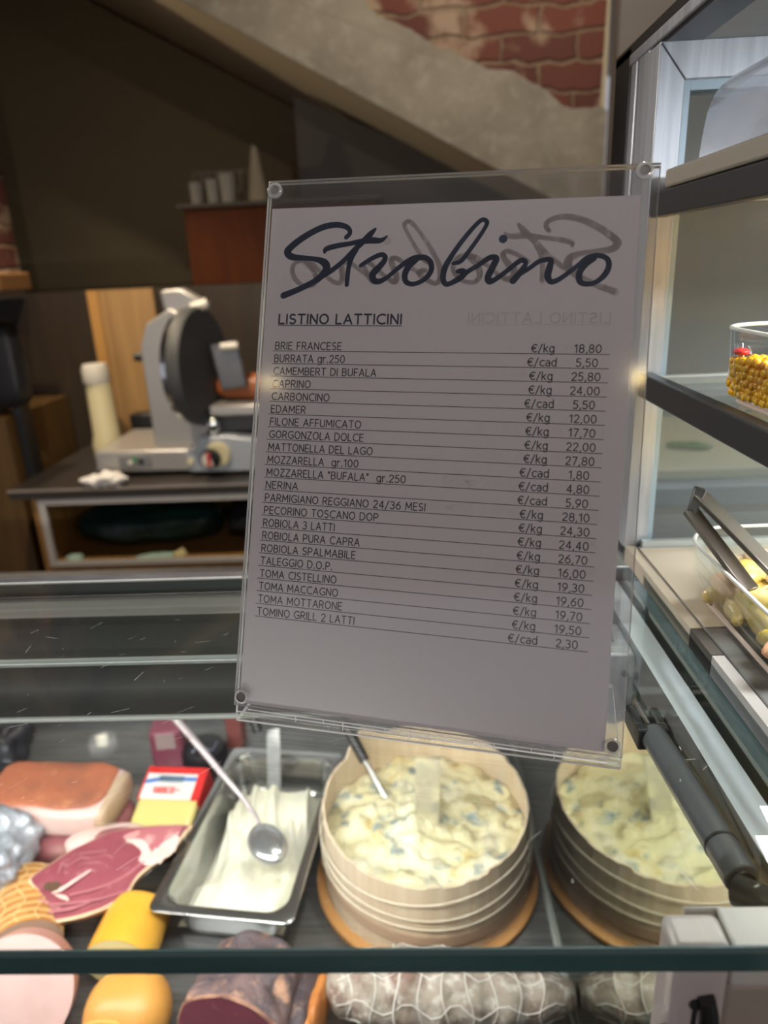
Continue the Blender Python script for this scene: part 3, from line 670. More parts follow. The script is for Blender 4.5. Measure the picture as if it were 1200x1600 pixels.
for zc, dr, wob in ((.806, .0012, .006), (.782, .0012, .005), (.764, .0016, .004)):
    P = [(gc.x + (.1512+dr*.3)*cos(a), gc.y + (.1512+dr*.3)*sin(a), zc + wob*sin(a*2+zc*50)) for a in [2*pi*i/80 for i in range(81)]]
    part(MB().tube(P, .0008, 6, cap=False), 'cord', M['cord'], col_)
P = [(gc.x + .1515*cos(a), gc.y + .1515*sin(a), .742 + .004*sin(a*2)) for a in [2*pi*i/80 for i in range(81)]]
mb = MB(); 
vs = []; fs = []
for j in range(80):
    a = 2*pi*j/80
    for q in range(3): z = .737 + .008*q + .006*sin(a*2+.6); vs.append((gc.x + (.1520)*cos(a), gc.y + (.1520)*sin(a), z))
for j in range(80):
    for q in range(2): fs.append((j*3+q, ((j+1)%80)*3+q, ((j+1)%80)*3+q+1, j*3+q+1))
mb.add(vs, fs); part(mb, 'binding_strip', mat('pinkish_bark_strip', (.56, .38, .26), .6), col_)
chs = tag(None or empty('blue_cheese', (gc.x, gc.y, .713)), 'creamy blue-veined gorgonzola scooped rough inside the veneer collar', 'cheese')
mb = MB()
def gf(u, v):
    a = 2*pi*u; r = .1435*v
    x, y = gc.x + r*cos(a), gc.y + r*sin(a)
    q = Vector((x*18, y*18, 3)); q2 = Vector((x*45, y*45, 9))
    z = .800 + .014*noise.noise(q) + .009*noise.noise(q2) + .004*noise.noise(q2*2.3) + .006*(.5 - abs(noise.noise(q2*.8)))
    z -= .013*math.exp(-(((x-gc.x-.055)/.05)**2 + ((y-gc.y-.03)/.055)**2))
    z += .012*math.exp(-(((x-gc.x+.02)/.05)**2 + ((y-gc.y)/.05)**2))
    z -= .010*v**8
    return (x, y, z)
mb.grid(gf, 120, 60, True)
mb.lathe([(.1435, .7135), (.1435, .79)], 120, (gc.x, gc.y, 0))
part(mb, 'cheese_body', M['gorg'], chs, smooth=180)
# knives standing in it
sp = thing('spatula', 'black-handled palette knife stuck in the left of the blue cheese', 'knife', (-.055, .868, .80))
part(MB().tube([(-.050, .860, .795), (-.088, .905, .845)], [.006, .004], 8), 'blade', M['steel'], sp)
part(MB().tube([(-.086, .903, .842), (-.130, .955, .900)], [.008, .009], 12), 'handle', M['black'], sp)
sp = thing('spatula', 'broad upright blade smeared with cheese standing mid blue cheese', 'knife', (.0, .79, .79))
bl = MB(); mxr = Matrix.Translation((.006, .795, .775)) @ Matrix.Rotation(radians(-14), 4, 'Z') @ Matrix.Rotation(radians(-28), 4, 'X') @ Matrix.Rotation(radians(-4), 4, 'Y')
bl.box((-.020, -.0012, 0), (.016, .0012, .125), mx=mxr)
part(bl, 'blade', mat('cheese_smeared_steel', (.42, .38, .26), .4, .2, var=[(30, (.62, .57, .36), .5, .65), (40, (.30, .29, .22), .56, .7)]), sp, bevel=.001)

# --- fresh cheese tray (gastronorm pan)
TC = Vector((-.246, .846)); TR = radians(-6.5)
def tl(x, y, z): return (TC.x + x*cos(TR) - y*sin(TR), TC.y + x*sin(TR) + y*cos(TR), z)
tray = thing('steel_tray', 'deep stainless food pan holding white fresh cheese', 'tray', (TC.x, TC.y, DZ))
def rrect(w, d, r, n=8):
    out = []
    for cx, cy, a0 in ((w-r, d-r, 0), (-w+r, d-r, pi/2), (-w+r, -d+r, pi), (w-r, -d+r, 3*pi/2)):
        for i in range(n+1):
            a = a0 + pi/2*i/n; out.append((cx + r*cos(a), cy + r*sin(a)))
    return out
prof = [(.0975, .1665, .012, .7790), (.0975, .1665, .012, .7815), (.096, .165, .012, .7825), (.0835, .1525, .028, .7815), (.0805, .1495, .030, .774), (.076, .145, .030, .735), (.070, .139, .026, .7165), (.063, .132, .02, .7135)]
loops = [[tl(x, y, z) for x, y in rrect(w, d, r)] for w, d, r, z in prof]
n = len(loops[0]); mb = MB(); vs = [p for l in loops for p in l]
fs = [(i*n+j, i*n+(j+1)%n, (i+1)*n+(j+1)%n, (i+1)*n+j) for i in range(len(loops)-1) for j in range(n)] + [tuple((len(loops)-1)*n+j for j in range(n))]
mb.add(vs, fs)
o = part(mb, 'pan', mat('pan_steel', (.58, .58, .57), .22, .95), tray, smooth=50)
sd = o.modifiers.new('thickness', 'SOLIDIFY'); sd.thickness = .0012; sd.offset = -1
bs = MB(); bs.box((-.07, -.14, DZ+.0005), (.07, .14, .712))
for i, v in enumerate(bs.v): bs.v[i] = tl(v[0], v[1], v[2])
part(bs, 'support_block', M['deck_steel'], tray)
ric = tag(empty('fresh_cheese', (TC.x, TC.y, .715)), 'soft white ricotta spooned up in ridges in the steel pan', 'cheese')
mb = MB()
def rf(u, v):
    x = -.0735 + .147*u; y = -.141 + .250*v
    e = min(1, min(u, 1-u)*9)*min(1, min(v, 1-v)*10)
    q = noise.noise(Vector((x*34 + y*6, y*7, 1)))
    ridge = max(0, 1 - abs(noise.noise(Vector((x*42 + y*9, y*6, 11))))*3.2)
    z = .736 + .012*e + q*.010*e + noise.noise(Vector((x*95, y*40, 4)))*.0028*e
    back_ = max(0, min(1, (v-.42)/.35))
    z += e*back_*(.020 + .032*ridge*(.4 + .6*noise.noise(Vector((x*20, 3, y*14)))**2*3))
    z -= .010*math.exp(-((x+.01)/.03)**2 - ((y+.03)/.04)**2)
    if u < .3: z -= .020*(1-u/.3)*(1 if v > .25 else .4)
    if v < .22 and u > .2: z -= .006*(1 - v/.22)
    return tl(x, y, z)
mb.grid(rf, 100, 150)
ob = part(mb, 'cheese_mass', M['ricotta'], ric, smooth=180)
spn = thing('spoon', 'long-handled steel spoon lying bowl down in the white fresh cheese', 'spoon', (-.225, .79, .77))
hd = smoothpts([(-.238, .822, .800), (-.262, .850, .814), (-.300, .880, .838), (-.345, .915, .868), (-.405, .962, .905)], 6)
part(MB().tube(hd, [.0028 + .004*(i/(len(hd)-1)) for i in range(len(hd))], 10), 'handle', mat('frosted_steel_handle', (.50, .44, .46), .35, .6), spn)
part(MB().lump((-.222, .794, .790), (.026, .040, .015), 2, rz=radians(32), nu=40, nv=24), 'bowl', mat('satin_spoon_steel', (.72, .73, .75), .24, .85), spn)
kn = thing('knife', 'black-handled knife standing at the back of the steel pan', 'knife', (-.26, .93, .76))
part(MB().box((-.012, -.0009, 0), (.012, .0009, .11), mx=Matrix.Translation((-.240, .935, .745)) @ Matrix.Rotation(radians(-22), 4, 'Z') @ Matrix.Rotation(radians(-30), 4, 'X') @ Matrix.Rotation(radians(-14), 4, 'Y')), 'blade', M['steel'], kn)
part(MB().tube([(-.268, .985, .838), (-.294, 1.022, .90)], [.0075, .009], 12), 'handle', M['black'], kn)

# --- cured meats and packs
pc = thing('pork_belly', 'thick slab of white pork fat with a paprika-red top at the left rear', 'cured meat', (-.585, .912, .752))
part(MB().lump((-.583, .908, .776), (.104, .058, .024), 6, .0025, 18, radians(-4), 72, 36), 'fat_slab', M['fat'], pc, smooth=180)
part(MB().lump((-.590, .915, .7955), (.099, .053, .0085), 5, .004, 26, radians(-4), 72, 30, seed=3), 'spice_crust', M['speck_crust'], pc, smooth=180)
part(MB().lump((-.489, .900, .776), (.012, .052, .022), 4, .002, 30, radians(-4), 40, 24), 'side_rind', M['fat_side'], pc, smooth=180)
hm = thing('cured_ham_piece', 'dark pink cured ham piece lying beneath the paprika pork slab', 'cured meat', (-.565, .89, DZ))
part(MB().lump((-.560, .892, .727), (.092, .064, .026), 4, .003, 18, 0, 56, 28, seed=8), 'meat', M['lean'], hm, smooth=180)
pk = thing('cheese_pack', 'yellow cheese pack with a red, white and blue label', 'packaged cheese', (-.405, .915, DZ))
mxp = Matrix.Translation((-.404, .916, .742)) @ Matrix.Rotation(radians(-4), 4, 'Z') @ Matrix.Rotation(radians(17), 4, 'X')
def pbox(lo, hi): return MB().box(lo, hi, mx=mxp)
part(pbox((-.050, -.058, -.027), (.050, .058, .030)), 'cheese_block', M['pack_yellow'], pk, bevel=.008, seg=4)
part(pbox((-.0495, .000, .0305), (.0495, .0585, .0312)), 'red_label', M['label_red'], pk)
part(pbox((-.0508, .000, -.01), (-.0495, .058, .0312)), 'label_side', M['label_red'], pk)
part(pbox((.0495, -.004, -.01), (.0508, .058, .0312)), 'label_side', M['label_red'], pk)
part(pbox((-.0475, .000, .0313), (.037, .046, .0316)), 'label_field', M['label_white'], pk)
bb = MB(); P = [(-.0475, .034), (-.0475, .026), (-.02, .0325), (.037, .033), (.037, .040), (-.02, .040)]
bb.prism([mxp @ Vector((x, y, .0317)) for x, y in P], (0, 0, .0002)); part(bb, 'label_band', M['label_blue'], pk)
part(pbox((-.026, .031, .0320), (.016, .0415, .0322)), 'label_panel', M['label_grey'], pk)
lt = MB()
for q, (x0, w, h) in enumerate([(-.035, .009, .011), (-.0245, .007, .009), (-.0165, .007, .0095), (-.0085, .007, .009), (-.0005, .008, .0095), (.0085, .008, .0105)]):
    for s0, s1 in (((0, 0), (w*.8, 0)), ((0, h/2), (w*.75, h/2)), ((0, h), (w*.8, h)), ((0, 0), (0, h)), ((w*.75, 0), (w*.75, h))):
        if (q + int(s0[0]*1e4) + int(s1[1]*1e4)) % 5 == 0: continue
        a = mxp @ Vector((x0 + s0[0], .011 + s0[1], .0318)); b = mxp @ Vector((x0 + s1[0], .011 + s1[1], .0318)); lt.tube([a, b], .0012, 6)
part(lt, 'label_word', M['label_red'], pk)
pp = thing('wrapped_pack', 'purple-red wrapped pack standing behind the yellow cheese pack', 'packaged food', (-.462, 1.09, DZ))
part(MB().box((-.030, -.028, 0), (.028, .028, .085), mx=Matrix.Translation((-.462, 1.09, DZ+.0005)) @ Matrix.Rotation(radians(8), 4, 'Z')), 'wrapper', M['purple'], pp, bevel=.006)
part(MB().box((-.018, -.0295, .05), (.016, -.0285, .082), mx=Matrix.Translation((-.462, 1.09, DZ+.0005)) @ Matrix.Rotation(radians(8), 4, 'Z')), 'label', mat('faded_pink_label', (.42, .30, .30), .5), pp)
bw = thing('black_cheese_wheel', 'small black waxed cheese wheel between yellow pack and tray', 'cheese', (-.395, 1.075, DZ))
part(MB().lathe([(0, DZ+.0005), (.036, DZ+.002), (.042, DZ+.012), (.042, DZ+.036), (.036, DZ+.046), (0, DZ+.048)], 48, (-.395, 1.075, 0)), 'waxed_rind', M['black_wax'], bw)
part(MB().tube(smoothpts([(-.41, 1.05, DZ+.05), (-.395, 1.06, DZ+.056), (-.375, 1.055, DZ+.05), (-.372, 1.08, DZ+.049)], 4), .002, 6), 'tie', mat('blue_grey_tie', (.16, .18, .26), .5), bw)
pr = thing('red_pack', 'small red and pink pack standing at the back left of the steel tray', 'packaged food', (-.352, 1.13, DZ))
part(MB().box((-.015, -.02, 0), (.015, .02, .09), mx=Matrix.Translation((-.352, 1.14, DZ+.0005))), 'wrapper', mat('dull_red_wrapper', (.32, .10, .09), .5), pr, bevel=.004)
bf = tag(MB().lump((0, 0, 0), (.055, .06, .045), 2.4, .010, 34, 0, 64, 36, seed=5).build('film_wrapped_parcel', M['foil_dark'], loc=(-.775, 1.06, DZ+.056), smooth=180), 'dark crumpled film-wrapped parcel in the rear left corner of the deck', 'parcel')
fo = tag(MB().lump((0, 0, 0), (.085, .075, .050), 2.8, .014, 24, .3, 84, 50, seed=2).build('foil_parcel', M['foil'], loc=(-.662, .792, DZ+.066), smooth=30), 'crumpled silver foil parcel at the left edge below the pork slab', 'parcel')
def faceted(o): 
    me = o.data
    for v in me.vertices:
        n_ = noise.noise(v.co*70)*.009 + abs(noise.noise(v.co*32))*.018 - .006; v.co += v.normal*n_
faceted(fo)

# raw ham: tilted cut face towards the viewer
ham = thing('raw_ham', 'large cut piece of raw cured ham with a pink marbled face', 'cured meat', (-.45, .76, .745))
HP = [(-.549,.753,.775),(-.523,.776,.782),(-.497,.797,.787),(-.452,.817,.794),(-.413,.823,.797),(-.341,.822,.800),(-.340,.812,.798),(-.352,.788,.792),(-.377,.763,.785),(-.393,.745,.780),(-.404,.722,.772),(-.440,.703,.764),(-.502,.694,.757),(-.523,.706,.760),(-.534,.722,.765),(-.531,.733,.768),(-.545,.743,.772)]
HS = smoothpts(HP, 5, True)
hc = Vector((-.445, .765, .7825))
hn = Vector((-.025, -.30, 1)).normalized()
def inset(k, dz=0): return [hc + (Vector(p)-hc)*k + hn*dz for p in HS]
top = inset(1.0); t2 = inset(.945, .002); low = [p - Vector((0, 0, .009)) + (hc-p)*.05 for p in top]
low2 = [p - Vector((0, 0, .016)) + (hc-p)*.30 for p in top]
N_ = len(HS)
mb = MB(); mb.add(low2 + low + top + t2, [(i*N_+j, i*N_+(j+1)%N_, (i+1)*N_+(j+1)%N_, (i+1)*N_+j) for i in range(3) for j in range(N_)] + [tuple(range(N_))])
part(mb, 'fat_rind', M['ham_rind'], ham, smooth=60)
mb = MB()
rings = [inset(.95*k/14, .0022 + .0012*(1-k/14)) for k in range(1, 15)]
vs = [hc + hn*.0034] + [p + hn*(.0015*noise.noise(p*60)) for r in rings for p in r]
fs = [(0, 1+j, 1+(j+1)%N_) for j in range(N_)] + [(1+i*N_+j, 1+(i+1)*N_+j, 1+(i+1)*N_+(j+1)%N_, 1+i*N_+(j+1)%N_) for i in range(13) for j in range(N_)]
mb.add(vs, fs); part(mb, 'lean_face', M['ham'], ham, smooth=180)
def onham(x, y, d=.0058):
    # height of the tilted face at x, y
    z = hc.z - ((x-hc.x)*hn.x + (y-hc.y)*hn.y)/hn.z
    return Vector((x, y, z)) + hn*d
def streak(mb, P, w):
    Q = smoothpts([(x, y, ww) for x, y, ww in P], 6)
    L_, R_ = [], []
    for i, (x, y, ww) in enumerate(Q):
        a = Q[max(i-1,0)]; b = Q[min(i+1, len(Q)-1)]; tx_, ty_ = b[0]-a[0], b[1]-a[1]; l = math.hypot(tx_, ty_) or 1
        h = ww*w*(1 + .5*noise.noise(Vector((x*200, y*200, 1)))); L_.append(onham(x - ty_/l*h, y + tx_/l*h)); R_.append(onham(x + ty_/l*h, y - tx_/l*h))
    n_ = len(Q); mb.add(L_ + R_, [(i, i+1, n_+i+1, n_+i) for i in range(n_-1)])
mb = MB()
streak(mb, [(-.425,.797,.3),(-.405,.793,1.2),(-.392,.782,1.4),(-.388,.770,1.8),(-.375,.772,2.6),(-.360,.785,2.6),(-.350,.800,1.2)], .0042)
part(mb, 'fat_seam', M['ham_fat'], ham, smooth=0)
mb = MB()
UP = smoothpts([(-.432,.801), (-.410,.812), (-.375,.816), (-.349,.815), (-.350,.803), (-.362,.787), (-.378,.776), (-.392,.784), (-.405,.795)], 5, True)
UPv = [onham(-.386, .800, .0062)] + [onham(-.386 + (x+.386)*k/4, .800 + (y-.800)*k/4, .0062 - .0006*k/4) for k in range(1, 5) for x, y in UP]; nU = len(UP)
mb.add(UPv, [(0, 1+j, 1+(j+1)%nU) for j in range(nU)] + [(1+i*nU+j, 1+(i+1)*nU+j, 1+(i+1)*nU+(j+1)%nU, 1+i*nU+(j+1)%nU) for i in range(3) for j in range(nU)])
part(mb, 'marbled_lean', mat('speckled_pink_lean', (.42, .13, .15), .4, var=[(60, (.62, .30, .29), .52, .66)]), ham, smooth=180)
mb = MB()
streak(mb, [(-.388,.768,.8),(-.405,.752,.7),(-.420,.742,.6),(-.445,.732,.6),(-.480,.725,.5)], .0022)
streak(mb, [(-.440,.718,.3),(-.470,.708,.8),(-.500,.704,.6)], .0022)
streak(mb, [(-.400,.730,.3),(-.430,.720,.8),(-.460,.716,.8),(-.500,.714,.7),(-.520,.722,.6)], .0016)
for k in range(4):
    c0 = (-.470 + .006*k, .752 + .002*k); r = .010 + .009*k
    streak(mb, [(c0[0] + r*1.5*cos(a) + .004*noise.noise(Vector((a*2, k, 0))), c0[1] + r*.7*sin(a) + .004*noise.noise(Vector((a*2, k, 5))), .2 + .9*abs(sin(a*2.3+k*1.3))) for a in [(.5*k + .30*i) for i in range(7)]], .0010)
part(mb, 'fat_veins', M['ham_vein'], ham, smooth=0)
mb = MB(); streak(mb, [(-.520,.738,.5),(-.508,.737,1.4),(-.497,.735,.8)], .0050); part(mb, 'bone_hole', M['ham_bone'], ham, smooth=0)
mb = MB(); streak(mb, [(-.505,.728,.4),(-.492,.734,.9),(-.478,.745,.8),(-.462,.757,.5)], .0028); streak(mb, [(-.500,.726,.3),(-.485,.722,.8),(-.478,.718,.3)], .0028)
part(mb, 'gristle', M['ham_fat'], ham, smooth=0)
h2 = thing('ham_end', 'second ham end with a pale rind edge behind the pink ham face', 'cured meat', (-.50, .82, .75))
part(MB().lump((-.470, .826, .768), (.060, .022, .018), 2.6, .003, 30, radians(14), 48, 24, seed=4), 'rind', M['ham_fat'], h2, smooth=180)
part(MB().lump((-.460, .825, .774), (.036, .014, .0150), 2.6, .002, 30, radians(14), 36, 20, seed=6), 'lean', M['lean'], h2, smooth=180)

def log(t, c0, c1, r, skin, face, nm=('rind', 'cut_face'), amp=.003, sc=22, taper=.75, bulge=0, flat=1., face_in=.0, lip=None):
    c0, c1 = Vector(c0), Vector(c1); ax = (c1-c0); ln = ax.length; ax.normalize()
    u_ = ax.cross(Vector((0,0,1))).normalized(); w_ = u_.cross(ax)
    def fn(u, v):
        a = 2*pi*u
        rr = r*(1 + bulge*sin(pi*v))
        if v > .8: rr *= sqrt(max(0, 1 - ((v-.8)/.2)**2*(1-.02)))*(1 if taper else 1)
        p = c0 + ax*(ln*v) + (u_*cos(a) + w_*sin(a)*flat)*rr
        return p + (u_*cos(a) + w_*sin(a))*amp*noise.noise(p*sc)*2*min(1, v*6+.25)
    mb = MB(); mb.grid(fn, 64, 40, True); part(mb, nm[0], skin, t, smooth=180)
    mb = MB(); ring = [[c0 - ax*(.0006 + .002*(1-k/6)) + (Vector(fn(j/64, 0)) - c0)*(k/6) for j in range(64)] for k in range(1, 7)]
    vs = [c0 - ax*.003] + [p for q in ring for p in q]
    fs = [(0, 1+j, 1+(j+1)%64) for j in range(64)] + [(1+i*64+j, 1+(i+1)*64+j, 1+(i+1)*64+(j+1)%64, 1+i*64+(j+1)%64) for i in range(5) for j in range(64)]
    mb.add(vs, fs); part(mb, nm[1], face, t, smooth=180)
    return c0, ax, u_, w_, fn
rt = thing('netted_roast', 'golden roast pork roll with net marks and a pale cut face', 'cured meat', (-.54, .72, DZ))
c0, ax, u_, w_, fn = log(rt, (-.522, .672, .744), (-.580, .795, .730), .047, M['roast'], M['roast_face'], amp=.002, flat=.78)
mb = MB()
for k in range(9):
    v = .06 + .1*k; mb.tube([Vector(fn(i/40, v)) for i in range(41)], .0016, 6, cap=False)
for k in range(12):
    mb.tube([Vector(fn(k/12 + .02*sin(j), .02 + .9*j/14)) for j in range(15)], .0016, 6)
part(mb, 'net', M['roast_string'], rt)
ck = thing('cooked_ham', 'big pale pink cooked ham with smooth round cut face at front left', 'cured meat', (-.49, .58, DZ))
log(ck, (-.482, .580, .774), (-.504, .630, .728), .066, M['cooked_rim'], M['cooked'], amp=.001, flat=1.)
sk = thing('smoked_cheese', 'golden smoked cheese cylinder with pale cut face beside the ham', 'cheese', (-.385, .72, DZ))
log(sk, (-.390, .650, .741), (-.388, .740, .740), .0425, M['smoke_rind'], M['smoke_face'], amp=.0012, flat=.93)
sc_ = thing('scamorza', 'pear-shaped orange smoked scamorza with a tied neck at the front', 'cheese', (-.36, .60, DZ))
part(MB().lump((-.355, .588, .742), (.050, .046, .041), 2.2, .002, 14, 0, 56, 32), 'body', M['scam'], sc_, smooth=180)
part(MB().lump((-.372, .540, .738), (.042, .030, .030), 2.1, .002, 14, 0, 48, 28), 'head', M['scam'], sc_, smooth=180)
part(MB().tube([(-.366 + .036*cos(a), .559 - .004*sin(a), .741 + .031*sin(a)) for a in [2*pi*i/32 for i in range(33)]], .0022, 8, cap=False), 'neck_crease', mat('amber_neck_fold', (.72, .36, .08), .4), sc_)
br = thing('dried_beef', 'dark dried beef with wine-red cut face at the front', 'cured meat', (-.24, .58, DZ))
c0, ax, u_, w_, fn = log(br, (-.222, .548, .760), (-.198, .655, .750), .062, M['bres_skin'], M['bres_face'], amp=.004, sc=40, flat=.80)
mb = MB(); mb.tube([Vector(fn(i/60, .02)) + Vector((0, 0, .001*noise.noise(Vector((i*.9, 0, 0))))) for i in range(61)], [.0022 + .0016*abs(noise.noise(Vector((i*.7, 2, 0)))) for i in range(61)], 8, cap=False)
part(mb, 'crumbly_edge', M['bres_edge'], br)
b2 = thing('netted_sausage_end', 'dark cured end with an orange netted edge beside the salami', 'cured meat', (-.145, .58, DZ))
part(MB().lump((-.150, .590, .735), (.018, .075, .034), 2.6, .004, 36, radians(-6), 48, 28, seed=1), 'dark_skin', M['bres_skin'], b2, smooth=180)
part(MB().lump((-.133, .575, .735), (.010, .062, .030), 2.4, .003, 60, radians(-10), 40, 26, seed=7), 'netted_rind', M['net_orange'], b2, smooth=180)
sl = thing('salami', 'long white-dusted salami tied with string across the front', 'cured meat', (.02, .61, DZ))
def sfn(u, v):
    a = 2*pi*u; x = -.120 + .288*v
    rr = .044*(min(1, max(.02, sin(pi*min(1, max(0, v))))*1.0)**.32)*(1.12 - .28*v)
    rr *= (1 + .05*sin(v*45))
    p = Vector((x, .612 - .012*v + rr*cos(a), .750 + rr*sin(a)*.98))
    return p + Vector((0, cos(a), sin(a)))*.003*noise.noise(p*45)
mb = MB(); mb.grid(sfn, 56, 90, True); part(mb, 'casing', M['salami'], sl, smooth=180)
mb = MB()
for k in range(9):
    v = .10 + .095*k; c = Vector((-.120 + .288*v, .612-.012*v, .750))
    mb.tube([c + (Vector(sfn(i/40, v)) - c)*1.02 + Vector((.004*sin(i*.5+k), 0, 0)) for i in range(41)], .0007 if k != 2 else .0011, 6, cap=False)
for k in range(7):
    mb.tube([Vector((-.120 + .288*v, .612-.012*v, .750)) + (Vector(sfn(k/7 + .03*sin(v*33), v)) - Vector((-.120 + .288*v, .612-.012*v, .750)))*1.02 for v in [.05 + .9*j/24 for j in range(25)]], .0006, 6)
part(mb, 'string_net', M['string'], sl)

# ================================================================== NEIGHBOURING CABINET
CX = .2
cab = thing('display_cabinet', 'tall aluminium display cabinet with dark shelves to the right', 'display cabinet', (.6, .5, 0))
part(MB().box((CX+.004, .10, 0), (1.05, .75, 1.285)), 'base', M['steel'], cab)
part(MB().box((CX+.008, .10, 1.285), (1.05, .625, 1.2995)), 'cabinet_deck', mat('grey_deck', (.28, .28, .27), .35, .3, var=[(6, (.16, .155, .15), .4, .65)], stretch=(1, 8, 1)), cab, bevel=.001)
part(MB().box((CX+.0085, .466, 1.2996), (1.04, .618, 1.3003)), 'cream_deck_mat', M['cream'], cab)
part(MB().box((CX-.001, .10, .60), (CX+.0035, .70, 1.281)), 'pale_side_panel', mat('pale_green_grey_side', (.56, .60, .56), .35, .1, var=[(4, (.46, .50, .47), .4, .7)]), cab)
part(MB().box((CX-.001, .468, 1.2815), (CX+.0075, .63, 1.2985)), 'cream_reflection_strip', M['cream'], cab)  # cream, dark and grey strips paint the bands reflected in the steel side
part(MB().box((CX-.001, .430, 1.2815), (CX+.0072, .467, 1.2985)), 'dark_reflection_strip', M['panel_grey'], cab)
part(MB().box((CX-.001, .10, 1.2815), (CX+.0072, .429, 1.2985)), 'grey_reflection_strip', M['frame_grey'], cab)
fr = MB()
fr.prism([(CX-.002, .630, 1.296), (.2186, .630, 1.296), (.2186, .630, 1.6826), (CX-.002, .630, 1.7086)], (0, .03, 0))
fr.prism([(CX-.0015, .630, 1.709), (.2190, .630, 1.683), (1.05, .630, 1.683), (1.05, .630, 1.709)], (0, .03, 0))
frm = part(fr, 'rear_frame', M['alu'], cab, bevel=.0006)
f2 = MB(); f2.box((.219, .634, 1.300), (.2245, .656, 1.683)); f2.box((.2246, .634, 1.676), (1.05, .656, 1.683))
part(f2, 'frame_inner_bead', mat('blue_grey_bead', (.40, .50, .56), .35, .2), frm)
part(MB().box((.2245, .642, 1.300), (1.05, .647, 1.676)), 'rear_glass', pane_mat('rear_door_glass', (.86, .90, .90), .006, .2, haze=.16, haze_col=(.46, .48, .46)), cab, smooth=0)
ps = MB(); ps.box((CX, .662, 1.22), (CX+.03, .69, 1.713)); ps.box((CX, .694, 1.22), (CX+.03, .712, 1.713))
part(ps, 'corner_post', M['alu'], cab, bevel=.002)
part(MB().box((CX+.003, .655, 1.22), (CX+.03, .716, 1.713)), 'post_groove', M['black'], cab)
part(MB().box((CX, .714, 1.22), (CX+.03, .762, 1.727)), 'dark_rear_post', M['alu_dark'], cab, bevel=.001)
tr_ = MB(); tr_.box((CX-.001, .05, 1.7115), (CX+.03, .715, 1.720))
part(tr_, 'top_rail', M['alu'], cab, bevel=.001)
part(MB().box((CX, .05, 1.720), (CX+.03, .762, 1.7285)), 'top_rail_cap', M['alu_dark'], cab)
part(MB().box((CX+.002, .05, 1.7085), (CX+.03, .70, 1.7120)), 'top_rail_groove', M['black'], cab)
part(MB().box((CX+.004, .05, 1.7090), (1.05, .70, 1.7280)), 'cabinet_ceiling', M['cab_white'], cab)
part(MB().box((.30, .50, 1.7070), (.48, .512, 1.7092)), 'ceiling_slot', M['shelf_dark'], cab)
def shelf(z0, z1, tilt):
    s_ = part(MB().box((CX+.010, .12, z1-.009), (1.0, .625, z1-.003)), 'shelf', M['shelf_glass'], cab, smooth=0)
    part(MB().box((CX, .10, z0), (CX+.012, .655, z1)), 'shelf_rail', M['shelf_dark'], s_, bevel=.0015)
    part(MB().box((CX+.012, .620, z1-.010), (1.0, .626, z1-.002)), 'rear_lip', M['lip'], s_)
shelf(1.585, 1.604, 0)
shelf(1.440, 1.4605, 0)
part(MB().box((.318, .560, 1.583), (.95, .568, 1.5855)), 'led_strip', M['led'], cab)
part(MB().box((CX+.012, .620, 1.298), (1.0, .626, 1.306)), 'deck_lip', M['lip'], cab)
bd_ = tag(MB().box((CX-.001, .12, 1.6045), (.64, .600, 1.6175)).build('shelf_board', M['taupe'], bevel=.002), 'flat taupe board lying on the cabinet top shelf', 'board')
dm = thing('plastic_dome', 'clear curved plastic dome cover on the taupe shelf board', 'cover', (.42, .43, 1.618))
mb = MB()
pr_ = [(.219, 1.6185), (.2205, 1.640), (.2235, 1.658), (.231, 1.670), (.250, 1.6805), (.29, 1.690), (.36, 1.696), (.44, 1.698), (.53, 1.694), (.59, 1.680), (.61, 1.650), (.615, 1.6185)]
PR = smoothpts(pr_, 4); n_ = len(PR)
A_ = [(x, .18, z) for x, z in PR]; B_ = [(x, .588, z) for x, z in PR]; C_ = [(.417 + (x-.417)*.985, .598, 1.6185 + (z-1.6185)*.96) for x, z in PR]
mb.add(A_ + B_ + C_, [(r*n_+i, r*n_+i+1, (r+1)*n_+i+1, (r+1)*n_+i) for r in range(2) for i in range(n_-1)])
mb.add(C_, [tuple(range(n_))])
part(mb, 'dome_shell', pane_mat('hazy_clear_plastic', (.86, .87, .90), .10, .12, haze=.26, haze_col=(.60, .62, .70)), dm, smooth=60)
# glass dishes
def dish(name, label, x0, x1, y0, y1, z0, z1, r=.03):
    t = thing(name, label, 'bowl', ((x0+x1)/2, (y0+y1)/2, z0))
    cx, cy, w, d = (x0+x1)/2, (y0+y1)/2, (x1-x0)/2, (y1-y0)/2
    def lp(k, z, rr): return [(cx + x, cy + y, z) for x, y in rrect(w*k, d*k, rr)]
    L0 = [lp(.90, z0, r), lp(.93, z0+.004, r), lp(.985, z0+.02, r), lp(1., z1, r), lp(.985, z1, r), lp(.965, z0+.02, r), lp(.9, z0+.006, r)]
    n = len(L0[0]); mb = MB(); mb.add([p for l in L0 for p in l], [(i*n+j, i*n+(j+1)%n, (i+1)*n+(j+1)%n, (i+1)*n+j) for i in range(6) for j in range(n)] + [tuple(range(n-1,-1,-1)), tuple(6*n+j for j in range(n))])
    part(mb, 'glass_wall', M['thin_glass'], t, smooth=50)
    R_ = lp(.993, z1, r); part(MB().tube(R_ + [R_[0]], .0014, 8, cap=False), 'rim', mat('bright_glass_rim', (.72, .74, .68), .2), t)
    R_ = lp(.92, z0+.003, r); part(MB().tube(R_ + [R_[0]], .0018, 8, cap=False), 'base_edge', mat('pinkish_glass_base', (.62, .52, .44), .25), t)
    return t
dish('glass_dish', 'rounded glass dish of yellow sweetcorn on the lower cabinet shelf', .212, .40, .30, .512, 1.4585, 1.509)
